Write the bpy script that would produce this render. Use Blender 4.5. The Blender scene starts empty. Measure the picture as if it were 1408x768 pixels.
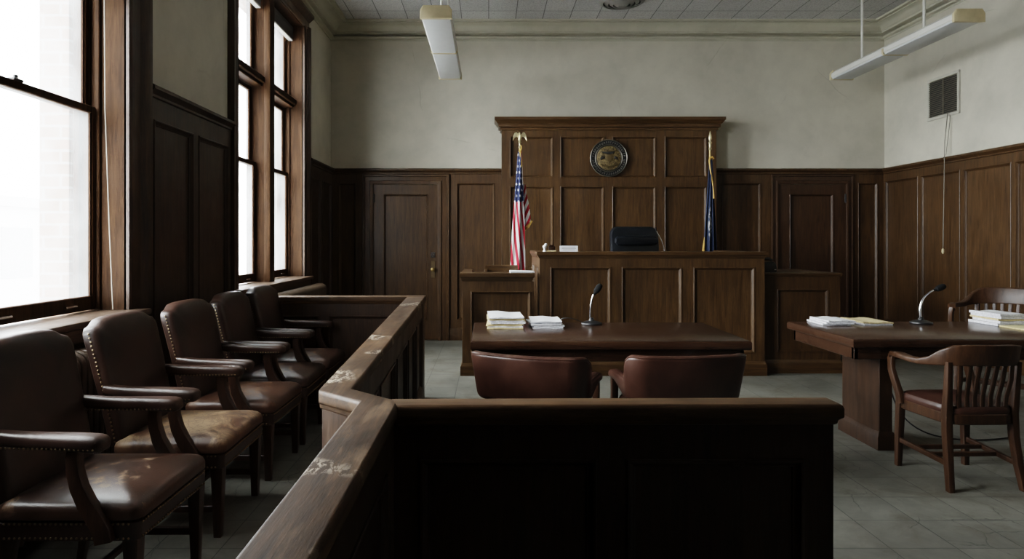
import bpy, bmesh, math, random
from mathutils import Vector, Matrix
random.seed(7)
PI = math.pi
S = bpy.context.scene
COL = S.collection

# ------------------------------------------------------------------ materials
class NT:
    def __init__(s, name):
        s.m = bpy.data.materials.new(name); s.m.use_nodes = True
        s.t = s.m.node_tree; s.t.nodes.clear()
        s.out = s.t.nodes.new('ShaderNodeOutputMaterial')
    def n(s, typ, ins=None, **at):
        nd = s.t.nodes.new('ShaderNode' + typ)
        for k, v in at.items(): setattr(nd, k, v)
        for k, v in (ins or {}).items():
            if isinstance(v, bpy.types.NodeSocket): s.t.links.new(v, nd.inputs[k])
            else: nd.inputs[k].default_value = v
        return nd
    def math(s, op, a, b=0.0, c=None, clamp=False):
        nd = s.t.nodes.new('ShaderNodeMath'); nd.operation = op; nd.use_clamp = clamp
        for i, v in enumerate((a, b) if c is None else (a, b, c)):
            if isinstance(v, bpy.types.NodeSocket): s.t.links.new(v, nd.inputs[i])
            else: nd.inputs[i].default_value = v
        return nd.outputs[0]
    def mix(s, f, a, b, bt='MIX'):
        nd = s.t.nodes.new('ShaderNodeMix'); nd.data_type = 'RGBA'; nd.blend_type = bt
        for i, v in ((0, f), (6, a), (7, b)):
            if isinstance(v, bpy.types.NodeSocket): s.t.links.new(v, nd.inputs[i])
            else: nd.inputs[i].default_value = (tuple(v) + (1,)) if isinstance(v, tuple) and len(v) == 3 else v
        return nd.outputs[2]
    def ramp(s, f, stops, interp='LINEAR'):
        nd = s.t.nodes.new('ShaderNodeValToRGB'); s.t.links.new(f, nd.inputs[0])
        cr = nd.color_ramp; cr.interpolation = interp
        while len(cr.elements) < len(stops): cr.elements.new(0.5)
        for e, (p, c) in zip(cr.elements, stops):
            e.position = p
            e.color = (c, c, c, 1) if isinstance(c, (int, float)) else tuple(c) + (1,)
        return nd.outputs[0]
    def coords(s, scale=(1, 1, 1), kind='Object', rot=(0, 0, 0)):
        tc = s.n('TexCoord')
        return s.n('Mapping', {'Vector': tc.outputs[kind], 'Scale': scale, 'Rotation': rot}).outputs[0]
    def noise(s, vec, scale=5, detail=4, rough=0.55, dist=0):
        return s.n('TexNoise', {'Vector': vec, 'Scale': scale, 'Detail': detail, 'Roughness': rough, 'Distortion': dist}).outputs['Fac']
    def bump(s, h, strength=0.2, dist=0.01):
        return s.n('Bump', {'Height': h, 'Strength': strength, 'Distance': dist}).outputs[0]
    def bsdf(s, col, rough=0.5, normal=None, metal=0.0, spec=0.5, coat=0.0, sheen=0.0):
        ins = {'Base Color': (tuple(col) + (1,)) if isinstance(col, tuple) else col, 'Roughness': rough, 'Metallic': metal,
               'Specular IOR Level': spec, 'Coat Weight': coat, 'Coat Roughness': 0.25, 'Sheen Weight': sheen}
        if normal is not None: ins['Normal'] = normal
        b = s.n('BsdfPrincipled', ins)
        s.t.links.new(b.outputs[0], s.out.inputs[0]); return s.m

def wood(name, c1, c2, axis='Z', rough=0.38, wear=0.0, wearcol=(0.36, 0.28, 0.2), spec=0.4, blotch=0.5, wscale=3.0, patch=0.0, rvar=0.3):
    N = NT(name)
    sc = {'X': (1.2, 16, 16), 'Y': (16, 1.2, 16), 'Z': (16, 16, 1.2)}[axis]
    v = N.coords(sc); o = N.coords()
    g = N.noise(v, 2.2, 6, 0.6, 0.8)
    f = N.noise(N.coords(tuple(q * 5 for q in sc)), 3.0, 3, 0.6)
    col = N.ramp(g, [(0.3, c1), (0.72, c2)])
    big = N.noise(o, 1.3, 3, 0.5)
    col = N.mix(blotch, col, N.ramp(big, [(0.3, 0.45), (0.7, 1.25)]), 'MULTIPLY')
    col = N.mix(0.35, col, N.ramp(f, [(0.35, 0.4), (0.65, 1.1)]), 'MULTIPLY')
    rgh = N.math('MULTIPLY_ADD', N.noise(o, 6, 5), rvar, rough - rvar * 0.45)
    if wear > 0:
        st = N.noise(N.coords(tuple(max(1.5, q * 0.5) for q in sc)), wscale, 9, 0.72, 0.3)
        w = N.ramp(st, [(0.62 - 0.12 * wear, 0.0), (0.75 - 0.08 * wear, 1.0)])
        w = N.math('MULTIPLY', w, 0.55)
        col = N.mix(w, col, wearcol)
        if patch > 0:
            p1 = N.noise(o, 2.3, 2, 0.5); p2 = N.noise(N.coords((26, 12, 26)), 1.6, 8, 0.75, 0.4)
            p = N.math('MULTIPLY', N.ramp(p1, [(0.57, 0.0), (0.63, 1.0)]), N.ramp(p2, [(0.5, 0.0), (0.54, 1.0)]))
            col = N.mix(N.math('MULTIPLY', p, patch), col, (0.42, 0.35, 0.27))
        rgh = N.math('ADD', rgh, N.math('MULTIPLY', w, 0.3))
    h = N.math('ADD', N.math('MULTIPLY', g, 0.6), N.math('MULTIPLY', f, 0.6))
    return N.bsdf(col, rgh, N.bump(h, 0.18, 0.004), spec=spec)

def leather(name, c1, c2, rough=0.32, wear=0.0, wearcol=(0.34, 0.22, 0.13), spec=0.45, scratch=False):
    N = NT(name); o = N.coords()
    big = N.noise(o, 5, 5, 0.6, 0.3); fine = N.noise(o, 60, 3)
    vor = N.n('TexVoronoi', {'Vector': o, 'Scale': 220.0}).outputs['Distance']
    col = N.ramp(big, [(0.3, c1), (0.7, c2)])
    rg = N.math('MULTIPLY_ADD', big, 0.25, rough - 0.12)
    cr = N.n('TexVoronoi', {'Vector': N.coords((1, 1, 1)), 'Scale': 26.0}, feature='DISTANCE_TO_EDGE').outputs['Distance']
    h = N.math('ADD', N.math('MULTIPLY', vor, 0.25), N.math('MULTIPLY', big, 1.2))
    if wear > 0:
        n1 = N.noise(o, 7, 9, 0.75, 0.5)
        w = N.ramp(n1, [(0.62 - 0.2 * wear, 0.0), (0.70 - 0.14 * wear, 1.0)])
        up = N.n('SeparateXYZ', {'Vector': N.n('NewGeometry').outputs['Normal']}).outputs['Z']
        w = N.math('MULTIPLY', w, N.math('SMOOTHSTEP' if False else 'MULTIPLY', N.math('MAXIMUM', up, 0.0), 0.85))
        crk = N.ramp(cr, [(0.0, 1.0), (0.035, 0.0)])
        col = N.mix(w, col, wearcol)
        col = N.mix(N.math('MULTIPLY', crk, N.math('MULTIPLY', w, 0.8)), col, (0.03, 0.02, 0.015))
        rg = N.math('ADD', rg, N.math('MULTIPLY', w, 0.3))
    if scratch:
        s1 = N.noise(N.coords((4, 70, 10), rot=(0, 0, 0.5)), 1.6, 2, 0.4)
        s2 = N.noise(o, 3.4, 2)
        sm = N.math('MULTIPLY', N.ramp(s1, [(0.67, 0.0), (0.70, 1.0)]), N.ramp(s2, [(0.5, 0.0), (0.6, 0.6)]))
        col = N.mix(sm, col, (0.34, 0.26, 0.2))
    return N.bsdf(col, rg, N.bump(h, 0.14, 0.006), spec=spec)

def plain(name, col, rough=0.5, metal=0.0, spec=0.5, var=0.15, scale=8, bump=0.0):
    N = NT(name); o = N.coords()
    n = N.noise(o, scale, 5, 0.6)
    c = N.mix(1.0, tuple(col), N.ramp(n, [(0.25, 1 - var), (0.75, 1 + var)]), 'MULTIPLY')
    return N.bsdf(c, rough, N.bump(n, bump, 0.004) if bump else None, metal, spec)

def plaster(name, col, stain=0.25):
    N = NT(name); o = N.coords()
    a = N.noise(o, 0.7, 4, 0.6, 0.6); b = N.noise(o, 3.5, 7, 0.65); f = N.noise(o, 45, 3)
    c = N.mix(1.0, tuple(col), N.ramp(a, [(0.3, 1 - stain), (0.62, 1.0)]), 'MULTIPLY')
    c = N.mix(0.6, c, N.ramp(b, [(0.25, 0.82), (0.6, 1.04)]), 'MULTIPLY')
    vd = N.n('TexVoronoi', {'Vector': N.mix(0.12, o, N.n('TexNoise', {'Vector': o, 'Scale': 2.5, 'Detail': 5.0}).outputs['Color']), 'Scale': 0.55}, feature='DISTANCE_TO_EDGE').outputs['Distance']
    ck = N.math('MULTIPLY', N.ramp(vd, [(0.0, 0.8), (0.0028, 0.0)]), N.ramp(N.noise(o, 1.1, 2), [(0.54, 0.0), (0.62, 1.0)]))
    c = N.mix(N.math('MULTIPLY', ck, 0.3), c, (0.2, 0.18, 0.14))
    h = N.math('SUBTRACT', N.math('ADD', N.math('MULTIPLY', b, 1.0), N.math('MULTIPLY', f, 0.15)), ck)
    return N.bsdf(c, 0.8, N.bump(h, 0.25, 0.012), spec=0.2)

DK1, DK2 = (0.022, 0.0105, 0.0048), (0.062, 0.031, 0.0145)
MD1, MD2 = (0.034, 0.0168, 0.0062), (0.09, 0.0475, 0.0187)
M = {}
M['wains'] = wood('walnut panelling', MD1, MD2, 'Z', 0.42)
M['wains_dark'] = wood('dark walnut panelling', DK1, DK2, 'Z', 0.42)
M['bench'] = wood('bench walnut upright', (0.038, 0.0192, 0.0072), (0.102, 0.0555, 0.0225), 'Z', 0.4)
M['bench_x'] = wood('bench walnut level', (0.036, 0.0182, 0.0068), (0.095, 0.0515, 0.021), 'X', 0.34)
M['railtop_y'] = wood('worn rail walnut lengthwise', (0.024, 0.012, 0.0055), (0.105, 0.056, 0.026), 'Y', 0.52, wear=0.9, wscale=2.2, patch=0.95, wearcol=(0.19, 0.12, 0.068), blotch=0.8, spec=0.22)
M['railtop_x'] = wood('worn rail walnut crosswise', (0.04, 0.021, 0.0095), (0.13, 0.072, 0.036), 'X', 0.5, wear=0.6, wscale=2.2, wearcol=(0.2, 0.125, 0.065), blotch=0.7, spec=0.22)
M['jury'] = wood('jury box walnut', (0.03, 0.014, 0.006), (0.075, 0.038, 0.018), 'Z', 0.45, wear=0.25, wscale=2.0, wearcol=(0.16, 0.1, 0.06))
M['jury_shaded'] = wood('shadowed jury box walnut', (0.016, 0.0075, 0.0035), (0.042, 0.02, 0.01), 'Z', 0.5, spec=0.25)  # jury walnut darkened, painting shade into the near and front panels
M['table'] = wood('table walnut', (0.022, 0.010, 0.0055), (0.05, 0.0245, 0.0135), 'X', 0.24, spec=0.5, blotch=0.25, rvar=0.08)
M['table_leg'] = wood('table leg walnut', (0.022, 0.0105, 0.005), (0.058, 0.028, 0.014), 'Z', 0.36)
M['oak'] = wood('dark oak', (0.026, 0.0115, 0.0055), (0.07, 0.033, 0.016), 'Z', 0.36, wear=0.2, wearcol=(0.14, 0.08, 0.045))
M['chairleg'] = wood('chair mahogany', (0.022, 0.010, 0.006), (0.058, 0.026, 0.014), 'Z', 0.34, wear=0.2, wearcol=(0.12, 0.07, 0.04))
M['winwood'] = wood('window oak', (0.021, 0.0098, 0.0042), (0.062, 0.0315, 0.0155), 'Z', 0.62, spec=0.07, wear=0.2, wearcol=(0.09, 0.048, 0.022))
M['winwood_y'] = wood('window oak level', (0.02, 0.0092, 0.004), (0.056, 0.028, 0.0135), 'Y', 0.6, spec=0.07)
M['casing'] = wood('window casing walnut', (0.026, 0.013, 0.0065), (0.075, 0.038, 0.018), 'Z', 0.4)
M['sill'] = wood('window stool walnut', (0.05, 0.03, 0.02), (0.13, 0.085, 0.055), 'Y', 0.36, wear=0.5, wearcol=(0.3, 0.25, 0.2))
M['leather'] = leather('brown leather', (0.016, 0.008, 0.0055), (0.046, 0.0215, 0.014), 0.38)
M['leather_seat'] = leather('scuffed brown leather', (0.022, 0.0115, 0.0075), (0.06, 0.03, 0.0195), 0.32, wear=0.35, scratch=True)
M['leather_worn'] = leather('cracked brown leather', (0.04, 0.018, 0.011), (0.10, 0.05, 0.03), 0.38, wear=1.0, wearcol=(0.36, 0.24, 0.14))
M['leather_red'] = leather('oxblood leather', (0.023, 0.0095, 0.0065), (0.058, 0.025, 0.0165), 0.36)
M['leather_black'] = leather('black leather', (0.004, 0.005, 0.007), (0.010, 0.012, 0.015), 0.32)
M['nail'] = plain('antique brass nails', (0.2, 0.15, 0.09), 0.35, 0.9)
M['brass'] = plain('aged brass', (0.34, 0.24, 0.1), 0.35, 0.9)
M['gold'] = plain('gold cord', (0.55, 0.33, 0.08), 0.5, 0.2)
M['gold_pale'] = plain('pale gilt metal', (0.75, 0.66, 0.42), 0.3, 0.8)
M['black'] = plain('black plastic', (0.010, 0.010, 0.011), 0.4, 0, 0.5, 0.2)
M['chrome'] = plain('polished steel', (0.7, 0.71, 0.72), 0.2, 1.0, 0.5, 0.05)
M['foam'] = plain('black foam', (0.008, 0.008, 0.008), 0.9, 0, 0.2, 0.4, 120, 0.5)
M['paper'] = plain('white paper', (0.83, 0.84, 0.86), 0.7, 0, 0.2, 0.04, 4)
M['paper_edge'] = plain('paper page edges', (0.55, 0.55, 0.58), 0.8, 0, 0.2, 0.4, 70)
M['card_edge'] = plain('card edges', (0.46, 0.37, 0.2), 0.8, 0, 0.2, 0.5, 70)
M['manila'] = plain('cream manila card', (0.62, 0.52, 0.31), 0.7, 0, 0.2, 0.08, 6)
M['yellow'] = plain('yellow card', (0.78, 0.70, 0.40), 0.7, 0, 0.2, 0.05, 6)
M['iron'] = plain('bronze painted iron', (0.075, 0.052, 0.034), 0.5, 0.1, 0.4, 0.3, 20, 0.2)
M['white_metal'] = plain('aged white enamel', (0.66, 0.65, 0.6), 0.45, 0, 0.4, 0.08, 5)
M['cream_cap'] = plain('yellowed end cap', (0.5, 0.42, 0.26), 0.5, 0, 0.4, 0.12, 12)
M['diffuser'] = plain('milky acrylic', (0.56, 0.58, 0.58), 0.35, 0, 0.5, 0.05, 9)
M['plaster'] = plaster('aged plaster', (0.535, 0.505, 0.42), 0.18)
M['cornice'] = plaster('painted cornice plaster', (0.47, 0.45, 0.36), 0.12)
M['grille'] = plain('dark grille', (0.03, 0.028, 0.025), 0.6, 0.3)
M['grille_frame'] = plain('grey painted grille frame', (0.42, 0.40, 0.34), 0.6)
M['vent'] = plain('grey vent metal', (0.2, 0.195, 0.18), 0.5)
M['blind'] = plain('grey aluminium blind', (0.10, 0.095, 0.09), 0.5, 0.2)
M['cordm'] = plain('pale cord', (0.3, 0.27, 0.22), 0.8)
M['chainm'] = plain('dull steel chain', (0.14, 0.125, 0.1), 0.5, 0.5)

def m_floor():
    N = NT('worn vinyl floor tile'); o = N.coords()
    br = N.n('TexBrick', {'Vector': o, 'Color1': (0.20, 0.196, 0.168, 1), 'Color2': (0.165, 0.165, 0.143, 1), 'Mortar': (0.07, 0.07, 0.065, 1),
                          'Scale': 1.0, 'Mortar Size': 0.003, 'Mortar Smooth': 0.3, 'Brick Width': 0.305, 'Row Height': 0.305}, offset=0.0)
    a = N.noise(o, 1.3, 6, 0.65, 0.4); b = N.noise(o, 14, 8, 0.7, 0.5)
    c = N.mix(1.0, br.outputs['Color'], N.ramp(a, [(0.28, 0.5), (0.66, 1.12)]), 'MULTIPLY')
    c = N.mix(0.55, c, N.ramp(b, [(0.3, 0.55), (0.6, 1.1)]), 'MULTIPLY')
    dirt = N.ramp(N.noise(o, 2.6, 9, 0.75, 0.8), [(0.5, 0.0), (0.66, 0.65)])
    c = N.mix(dirt, c, (0.085, 0.07, 0.05))
    ck = N.n('TexVoronoi', {'Vector': N.mix(0.1, o, N.n('TexNoise', {'Vector': o, 'Scale': 6.0, 'Detail': 4.0}).outputs['Color']), 'Scale': 3.2}, feature='DISTANCE_TO_EDGE').outputs['Distance']
    ckm = N.math('MULTIPLY', N.ramp(ck, [(0.0, 1.0), (0.012, 0.0)]), N.ramp(N.noise(o, 1.7, 2), [(0.48, 0.0), (0.56, 0.7)]))
    c = N.mix(ckm, c, (0.05, 0.05, 0.045))
    r = N.math('MULTIPLY_ADD', b, 0.3, 0.33)
    h = N.math('SUBTRACT', N.math('MULTIPLY', b, 0.35), N.math('ADD', N.math('MULTIPLY', br.outputs['Fac'], 0.8), ckm))
    return N.bsdf(c, r, N.bump(h, 0.3, 0.004), spec=0.4)
M['floor'] = m_floor()

def m_ceiling():
    N = NT('acoustic ceiling tile'); o = N.coords()
    br = N.n('TexBrick', {'Vector': N.coords(rot=(0, 0, PI / 2)), 'Color1': (0.56, 0.56, 0.54, 1), 'Color2': (0.50, 0.50, 0.485, 1), 'Mortar': (0.2, 0.2, 0.195, 1),
                          'Scale': 1.0, 'Mortar Size': 0.006, 'Mortar Smooth': 0.2, 'Brick Width': 1.48, 'Row Height': 0.37}, offset=0.0)
    p = N.noise(o, 55, 3, 0.7); a = N.noise(o, 0.9, 4)
    c = N.mix(0.5, br.outputs['Color'], N.ramp(p, [(0.35, 0.45), (0.55, 1.05)]), 'MULTIPLY')
    c = N.mix(0.6, c, N.ramp(a, [(0.3, 0.8), (0.65, 1.05)]), 'MULTIPLY')
    return N.bsdf(c, 0.9, N.bump(N.math('SUBTRACT', p, br.outputs['Fac']), 0.3, 0.006), spec=0.15)
M['ceiling'] = m_ceiling()

def m_brick():
    N = NT('pale exterior brick')
    tc = N.n('TexCoord'); sp = N.n('SeparateXYZ', {'Vector': tc.outputs['Object']})
    v = N.n('CombineXYZ', {'X': N.math('ADD', sp.outputs['X'], sp.outputs['Y']), 'Y': sp.outputs['Z']}).outputs[0]
    br = N.n('TexBrick', {'Vector': v, 'Color1': (0.33, 0.22, 0.165, 1), 'Color2': (0.28, 0.19, 0.14, 1), 'Mortar': (0.42, 0.40, 0.38, 1),
                          'Scale': 1.0, 'Mortar Size': 0.008, 'Brick Width': 0.21, 'Row Height': 0.075})
    return N.bsdf(br.outputs['Color'], 0.85, spec=0.2)
M['brick'] = m_brick()

def m_glass():
    N = NT('old window glass')
    tr = N.n('BsdfTransparent', {'Color': (0.95, 0.97, 0.98, 1)})
    gl = N.n('BsdfGlossy', {'Color': (1, 1, 1, 1), 'Roughness': 0.03})
    df = N.n('BsdfTranslucent', {'Color': (0.85, 0.9, 0.92, 1)})
    lw = N.n('LayerWeight', {'Blend': 0.25})
    a = N.n('MixShader', {0: N.math('MULTIPLY', lw.outputs['Fresnel'], 0.5), 1: tr.outputs[0], 2: gl.outputs[0]})
    d = N.math('MULTIPLY', N.ramp(N.noise(N.coords(), 2.5, 5), [(0.3, 0.3), (0.7, 1.0)]), 0.10)
    b = N.n('MixShader', {0: d, 1: a.outputs[0], 2: df.outputs[0]})
    N.t.links.new(b.outputs[0], N.out.inputs[0]); return N.m
M['glass'] = m_glass()

def m_usflag():
    N = NT('stars and stripes cloth')
    uv = N.n('SeparateXYZ', {'Vector': N.n('UVMap').outputs[0]}); u, v = uv.outputs['X'], uv.outputs['Y']
    st = N.math('MODULO', N.math('FLOOR', N.math('ADD', N.math('MULTIPLY', N.math('SUBTRACT', 1.0, v), 13.0), 26.0)), 2.0)
    col = N.mix(st, (0.34, 0.008, 0.022), (0.66, 0.63, 0.62))
    a = N.math('MULTIPLY', u, 9 / 0.4); b = N.math('MULTIPLY', N.math('SUBTRACT', v, 6 / 13), 11.0)
    ra, rb = N.math('ROUND', a), N.math('ROUND', b)
    da = N.math('MULTIPLY', N.math('SUBTRACT', a, ra), 2.0); db = N.math('SUBTRACT', b, rb)
    ang = N.math('ARCTAN2', db, da)
    r = N.math('SQRT', N.math('ADD', N.math('MULTIPLY', da, da), N.math('MULTIPLY', db, db)))
    rim = N.math('MULTIPLY_ADD', N.math('COSINE', N.math('MULTIPLY', ang, 5.0)), 0.10, 0.40)
    star = N.math('MULTIPLY', N.math('LESS_THAN', r, rim), N.math('LESS_THAN', N.math('MODULO', N.math('ADD', N.math('ADD', ra, rb), 40.0), 2.0), 0.5))
    can = N.mix(star, (0.014, 0.022, 0.075), (0.75, 0.75, 0.77))
    inc = N.math('MULTIPLY', N.math('LESS_THAN', u, 0.4), N.math('GREATER_THAN', v, 6 / 13))
    col = N.mix(inc, col, can)
    w = N.noise(N.coords((300, 300, 300)), 1.0, 2)
    return N.bsdf(col, 0.75, N.bump(w, 0.1, 0.002), spec=0.25, sheen=0.2)
M['usflag'] = m_usflag()

def m_blueflag():
    N = NT('navy flag cloth')
    uv = N.n('SeparateXYZ', {'Vector': N.n('UVMap').outputs[0]}); u, v = uv.outputs['X'], uv.outputs['Y']
    du = N.math('MULTIPLY', N.math('SUBTRACT', u, 0.45), 2.4); dv = N.math('MULTIPLY', N.math('SUBTRACT', v, 0.55), 2.5)
    rr = N.math('SQRT', N.math('ADD', N.math('MULTIPLY', du, du), N.math('MULTIPLY', dv, dv)))
    n = N.noise(N.coords((38, 20, 20)), 1.3, 4, 0.7)
    msk = N.math('MULTIPLY', N.ramp(rr, [(0.28, 1.0), (0.42, 0.0)]), N.ramp(n, [(0.47, 0.0), (0.53, 1.0)]))
    col = N.mix(msk, (0.006, 0.014, 0.042), (0.5, 0.5, 0.48))
    return N.bsdf(col, 0.6, spec=0.3, sheen=0.2)
M['blueflag'] = m_blueflag()

def m_seal():
    N = NT('bronze seal relief'); o = N.coords((1, 1, 1))
    a = N.noise(o, 42, 6, 0.7, 1.0); b = N.noise(o, 14, 3)
    c = N.ramp(a, [(0.36, (0.02, 0.016, 0.01)), (0.5, (0.16, 0.115, 0.05)), (0.66, (0.34, 0.26, 0.13))])
    c = N.mix(0.5, c, N.ramp(b, [(0.35, 0.4), (0.65, 1.2)]), 'MULTIPLY')
    return N.bsdf(c, 0.45, N.bump(a, 0.6, 0.01), 0.5)
M['seal'] = m_seal()

# ------------------------------------------------------------------ mesh builder
class MB:
    def __init__(s): s.bm = bmesh.new()
    def _v(s, p): return s.bm.verts.new(p)
    def quad(s, *ps): return s.bm.faces.new([s._v(p) for p in ps])
    def box(s, x0, x1, y0, y1, z0, z1, bev=0.0, seg=1, mat=None):
        ps = [(x, y, z) for z in (z0, z1) for y in (y0, y1) for x in (x0, x1)]
        if mat is not None: ps = [mat @ Vector(p) for p in ps]
        v = [s._v(p) for p in ps]
        fs = [s.bm.faces.new([v[i] for i in q]) for q in ((0, 2, 3, 1), (4, 5, 7, 6), (0, 1, 5, 4), (1, 3, 7, 5), (3, 2, 6, 7), (2, 0, 4, 6))]
        if bev > 0:
            es = list({e for f in fs for e in f.edges})
            bmesh.ops.bevel(s.bm, geom=es, offset=bev, segments=seg, affect='EDGES', profile=0.5)
        return s
    def loft(s, loops, cap0=True, cap1=True, closed=True):
        L = [[s._v(p) for p in lp] for lp in loops]
        n = len(L[0])
        for a, b in zip(L, L[1:]):
            for i in range(n if closed else n - 1):
                j = (i + 1) % n
                s.bm.faces.new([a[i], a[j], b[j], b[i]])
        if closed and cap0: s.bm.faces.new(list(reversed(L[0])))
        if closed and cap1: s.bm.faces.new(L[-1])
        return s
    def sweep(s, path, prof, side=None, scales=None, cap=True):
        """prof: (a,b) pairs; a along side vector, b along normal."""
        P = [Vector(p) for p in path]; loops = []
        T0 = None; Sd = None
        for i, p in enumerate(P):
            t = (P[min(i + 1, len(P) - 1)] - P[max(i - 1, 0)]).normalized()
            if side is not None:
                sv = Vector(side); sv = (sv - t * sv.dot(t)).normalized()
            elif Sd is None:
                ref = Vector((0, 0, 1)) if abs(t.z) < 0.9 else Vector((1, 0, 0))
                sv = ref.cross(t).normalized()
            else:
                sv = (Sd - t * Sd.dot(t)).normalized()
            Sd = sv; nv = t.cross(sv)
            k = scales[i] if scales else (1, 1)
            if isinstance(k, (int, float)): k = (k, k)
            loops.append([p + sv * a * k[0] + nv * b * k[1] for a, b in prof])
        return s.loft(loops, cap, cap)
    def tube(s, path, r, n=8, radii=None, cap=True):
        prof = [(math.cos(2 * PI * i / n) * r, math.sin(2 * PI * i / n) * r) for i in range(n)]
        return s.sweep(path, prof, None, radii, cap)
    def lathe(s, prof, n=24, c=(0, 0, 0), axis='Z'):
        loops = []
        for r, z in prof:
            lp = []
            for i in range(n):
                a = 2 * PI * i / n; x, y = r * math.cos(a), r * math.sin(a)
                q = {'Z': (x, y, z), 'X': (z, x, y), 'Y': (y, z, x)}[axis]
                lp.append((q[0] + c[0], q[1] + c[1], q[2] + c[2]))
            loops.append(lp)
        return s.loft(loops)
    def ball(s, c, r, n=10, sc=(1, 1, 1)):
        k = n // 2 + 1
        loops = []
        for j in range(k + 1):
            a = -PI / 2 + PI * j / k; rr = max(math.cos(a), 0.02)
            loops.append([(c[0] + r * sc[0] * rr * math.cos(2 * PI * i / n), c[1] + r * sc[1] * rr * math.sin(2 * PI * i / n), c[2] + r * sc[2] * math.sin(a)) for i in range(n)])
        return s.loft(loops)
    def nails(s, pts, r=0.0045, nrm=None):
        for p in pts:
            s.ball(p, r, 6)
        return s
    def xform(s, m): s.bm.transform(m); return s
    def build(s, name, mat, parent=None, sharp=0.6, uv=None):
        bmesh.ops.remove_doubles(s.bm, verts=s.bm.verts, dist=1e-5)
        bmesh.ops.recalc_face_normals(s.bm, faces=s.bm.faces)
        for f in s.bm.faces: f.smooth = True
        for e in s.bm.edges:
            if len(e.link_faces) != 2 or e.calc_face_angle(0) > sharp: e.smooth = False
        me = bpy.data.meshes.new(name); s.bm.to_mesh(me); s.bm.free()
        me.materials.append(mat)
        o = bpy.data.objects.new(name, me); COL.objects.link(o)
        if parent is not None: o.parent = parent
        return o

def rrect(hx, hy, r, n=5, cx=0, cy=0):
    r = min(r, hx * 0.999, hy * 0.999); pts = []
    for qx, qy, a0 in ((1, 1, 0), (-1, 1, PI / 2), (-1, -1, PI), (1, -1, 1.5 * PI)):
        for i in range(n + 1):
            a = a0 + PI / 2 * i / n
            pts.append((cx + qx * (hx - r) + r * math.cos(a), cy + qy * (hy - r) + r * math.sin(a)))
    return pts

def panelled(mb, u0, u1, v0, v1, opens, T, xf, rec=0.006, mw=0.034, sides=True):
    us = sorted({u0, u1, *[o[0] for o in opens], *[o[1] for o in opens]})
    vs = sorted({v0, v1, *[o[2] for o in opens], *[o[3] for o in opens]})
    for a, b in zip(us, us[1:]):
        for c, d in zip(vs, vs[1:]):
            mu, mv = (a + b) / 2, (c + d) / 2
            if any(o[0] < mu < o[1] and o[2] < mv < o[3] for o in opens): continue
            mb.quad(xf(a, c, T), xf(b, c, T), xf(b, d, T), xf(a, d, T))
    k = mw / 0.034
    for a, b, c, d in opens:
        loops = []
        for i, dep in ((0, T), (0.0, T + 0.005), (0.004 * k, T + 0.008), (0.011 * k, T + 0.007), (0.015 * k, T - 0.002), (0.028 * k, rec + 0.008), (0.031 * k, rec + 0.008), (0.034 * k, rec)):
            loops.append([xf(a + i, c + i, dep), xf(b - i, c + i, dep), xf(b - i, d - i, dep), xf(a + i, d - i, dep)])
        mb.loft(loops, False, True)
    if sides:
        for p, q in (((u0, v0), (u1, v0)), ((u1, v0), (u1, v1)), ((u1, v1), (u0, v1)), ((u0, v1), (u0, v0))):
            mb.quad(xf(*p, 0), xf(*q, 0), xf(*q, T), xf(*p, T))
    return mb

def tag(o, label=None, cat=None, group=None, kind=None):
    if label: o['label'] = label
    if cat: o['category'] = cat
    if group: o['group'] = group
    if kind: o['kind'] = kind
    return o
def empty(name, loc=(0, 0, 0), rz=0.0, label=None, cat=None, group=None):
    o = bpy.data.objects.new(name, None); COL.objects.link(o)
    o.location = loc; o.rotation_euler = (0, 0, rz); o.empty_display_size = 0.1
    return tag(o, label, cat, group)
def struct(o, label=None, cat=None): return tag(o, label, cat, None, 'structure')
def dup(o, parent=None):
    c = o.copy(); COL.objects.link(c); c.parent = parent
    for ch in list(o.children): dup(ch, c)
    return c

# ------------------------------------------------------------------ room shell
XL, XR, YB, YF, ZC = -2.234, 5.6, 9.47, -2.2, 4.45
XO = -2.56     # plane where the inner wall leaf meets the brick
mb = MB(); mb.box(XO, XR + 0.2, YF - 0.2, YB + 0.2, -0.15, 0.0); struct(mb.build('floor', M['floor']), 'worn grey vinyl tile courtroom floor', 'floor')
mb = MB(); mb.box(XO, XR + 0.2, YF - 0.2, YB + 0.2, ZC, ZC + 0.15); struct(mb.build('ceiling', M['ceiling']), 'grey acoustic tile ceiling', 'ceiling')
mb = MB(); mb.box(XL, XR, YB, YB + 0.2, 0, ZC); struct(mb.build('wall_back', M['plaster']), 'aged cream plaster wall behind the judge bench', 'wall')
mb = MB(); mb.box(XR, XR + 0.2, YF, YB + 0.2, 0, ZC); struct(mb.build('wall_right', M['plaster']), 'aged cream plaster wall on the right with a vent', 'wall')
mb = MB(); mb.box(XL, XR, YF - 0.2, YF, 0, ZC); struct(mb.build('wall_front', M['plaster']), 'plaster wall at the near end of the courtroom', 'wall')
WIN = [(1.86, 4.1), (5.9, 8.0)]
WZ0, WZ1 = 0.95, 3.98
def holed_wall(name, x0, x1, mat, grow=0.0, top=ZC, bottom=0.0):
    mb = MB()
    ys = [YF - 0.2]
    for a, b in WIN: ys += [a - grow, b + grow]
    ys.append(YB + 0.2)
    for i in range(0, len(ys), 2): mb.box(x0, x1, ys[i], ys[i + 1], bottom, top)
    for a, b in WIN:
        mb.box(x0, x1, a - grow, b + grow, bottom, WZ0); mb.box(x0, x1, a - grow, b + grow, WZ1 + grow, top)
    return mb.build(name, mat)
struct(holed_wall('wall_left', XO, XL, M['plaster'], 0.02), 'cream plaster wall on the left between the tall windows', 'wall')
struct(holed_wall('wall_exterior', -2.74, XO, M['brick'], -0.02, 5.2, -3.6), 'pale brick outer wall seen through the near window', 'wall')

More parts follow.
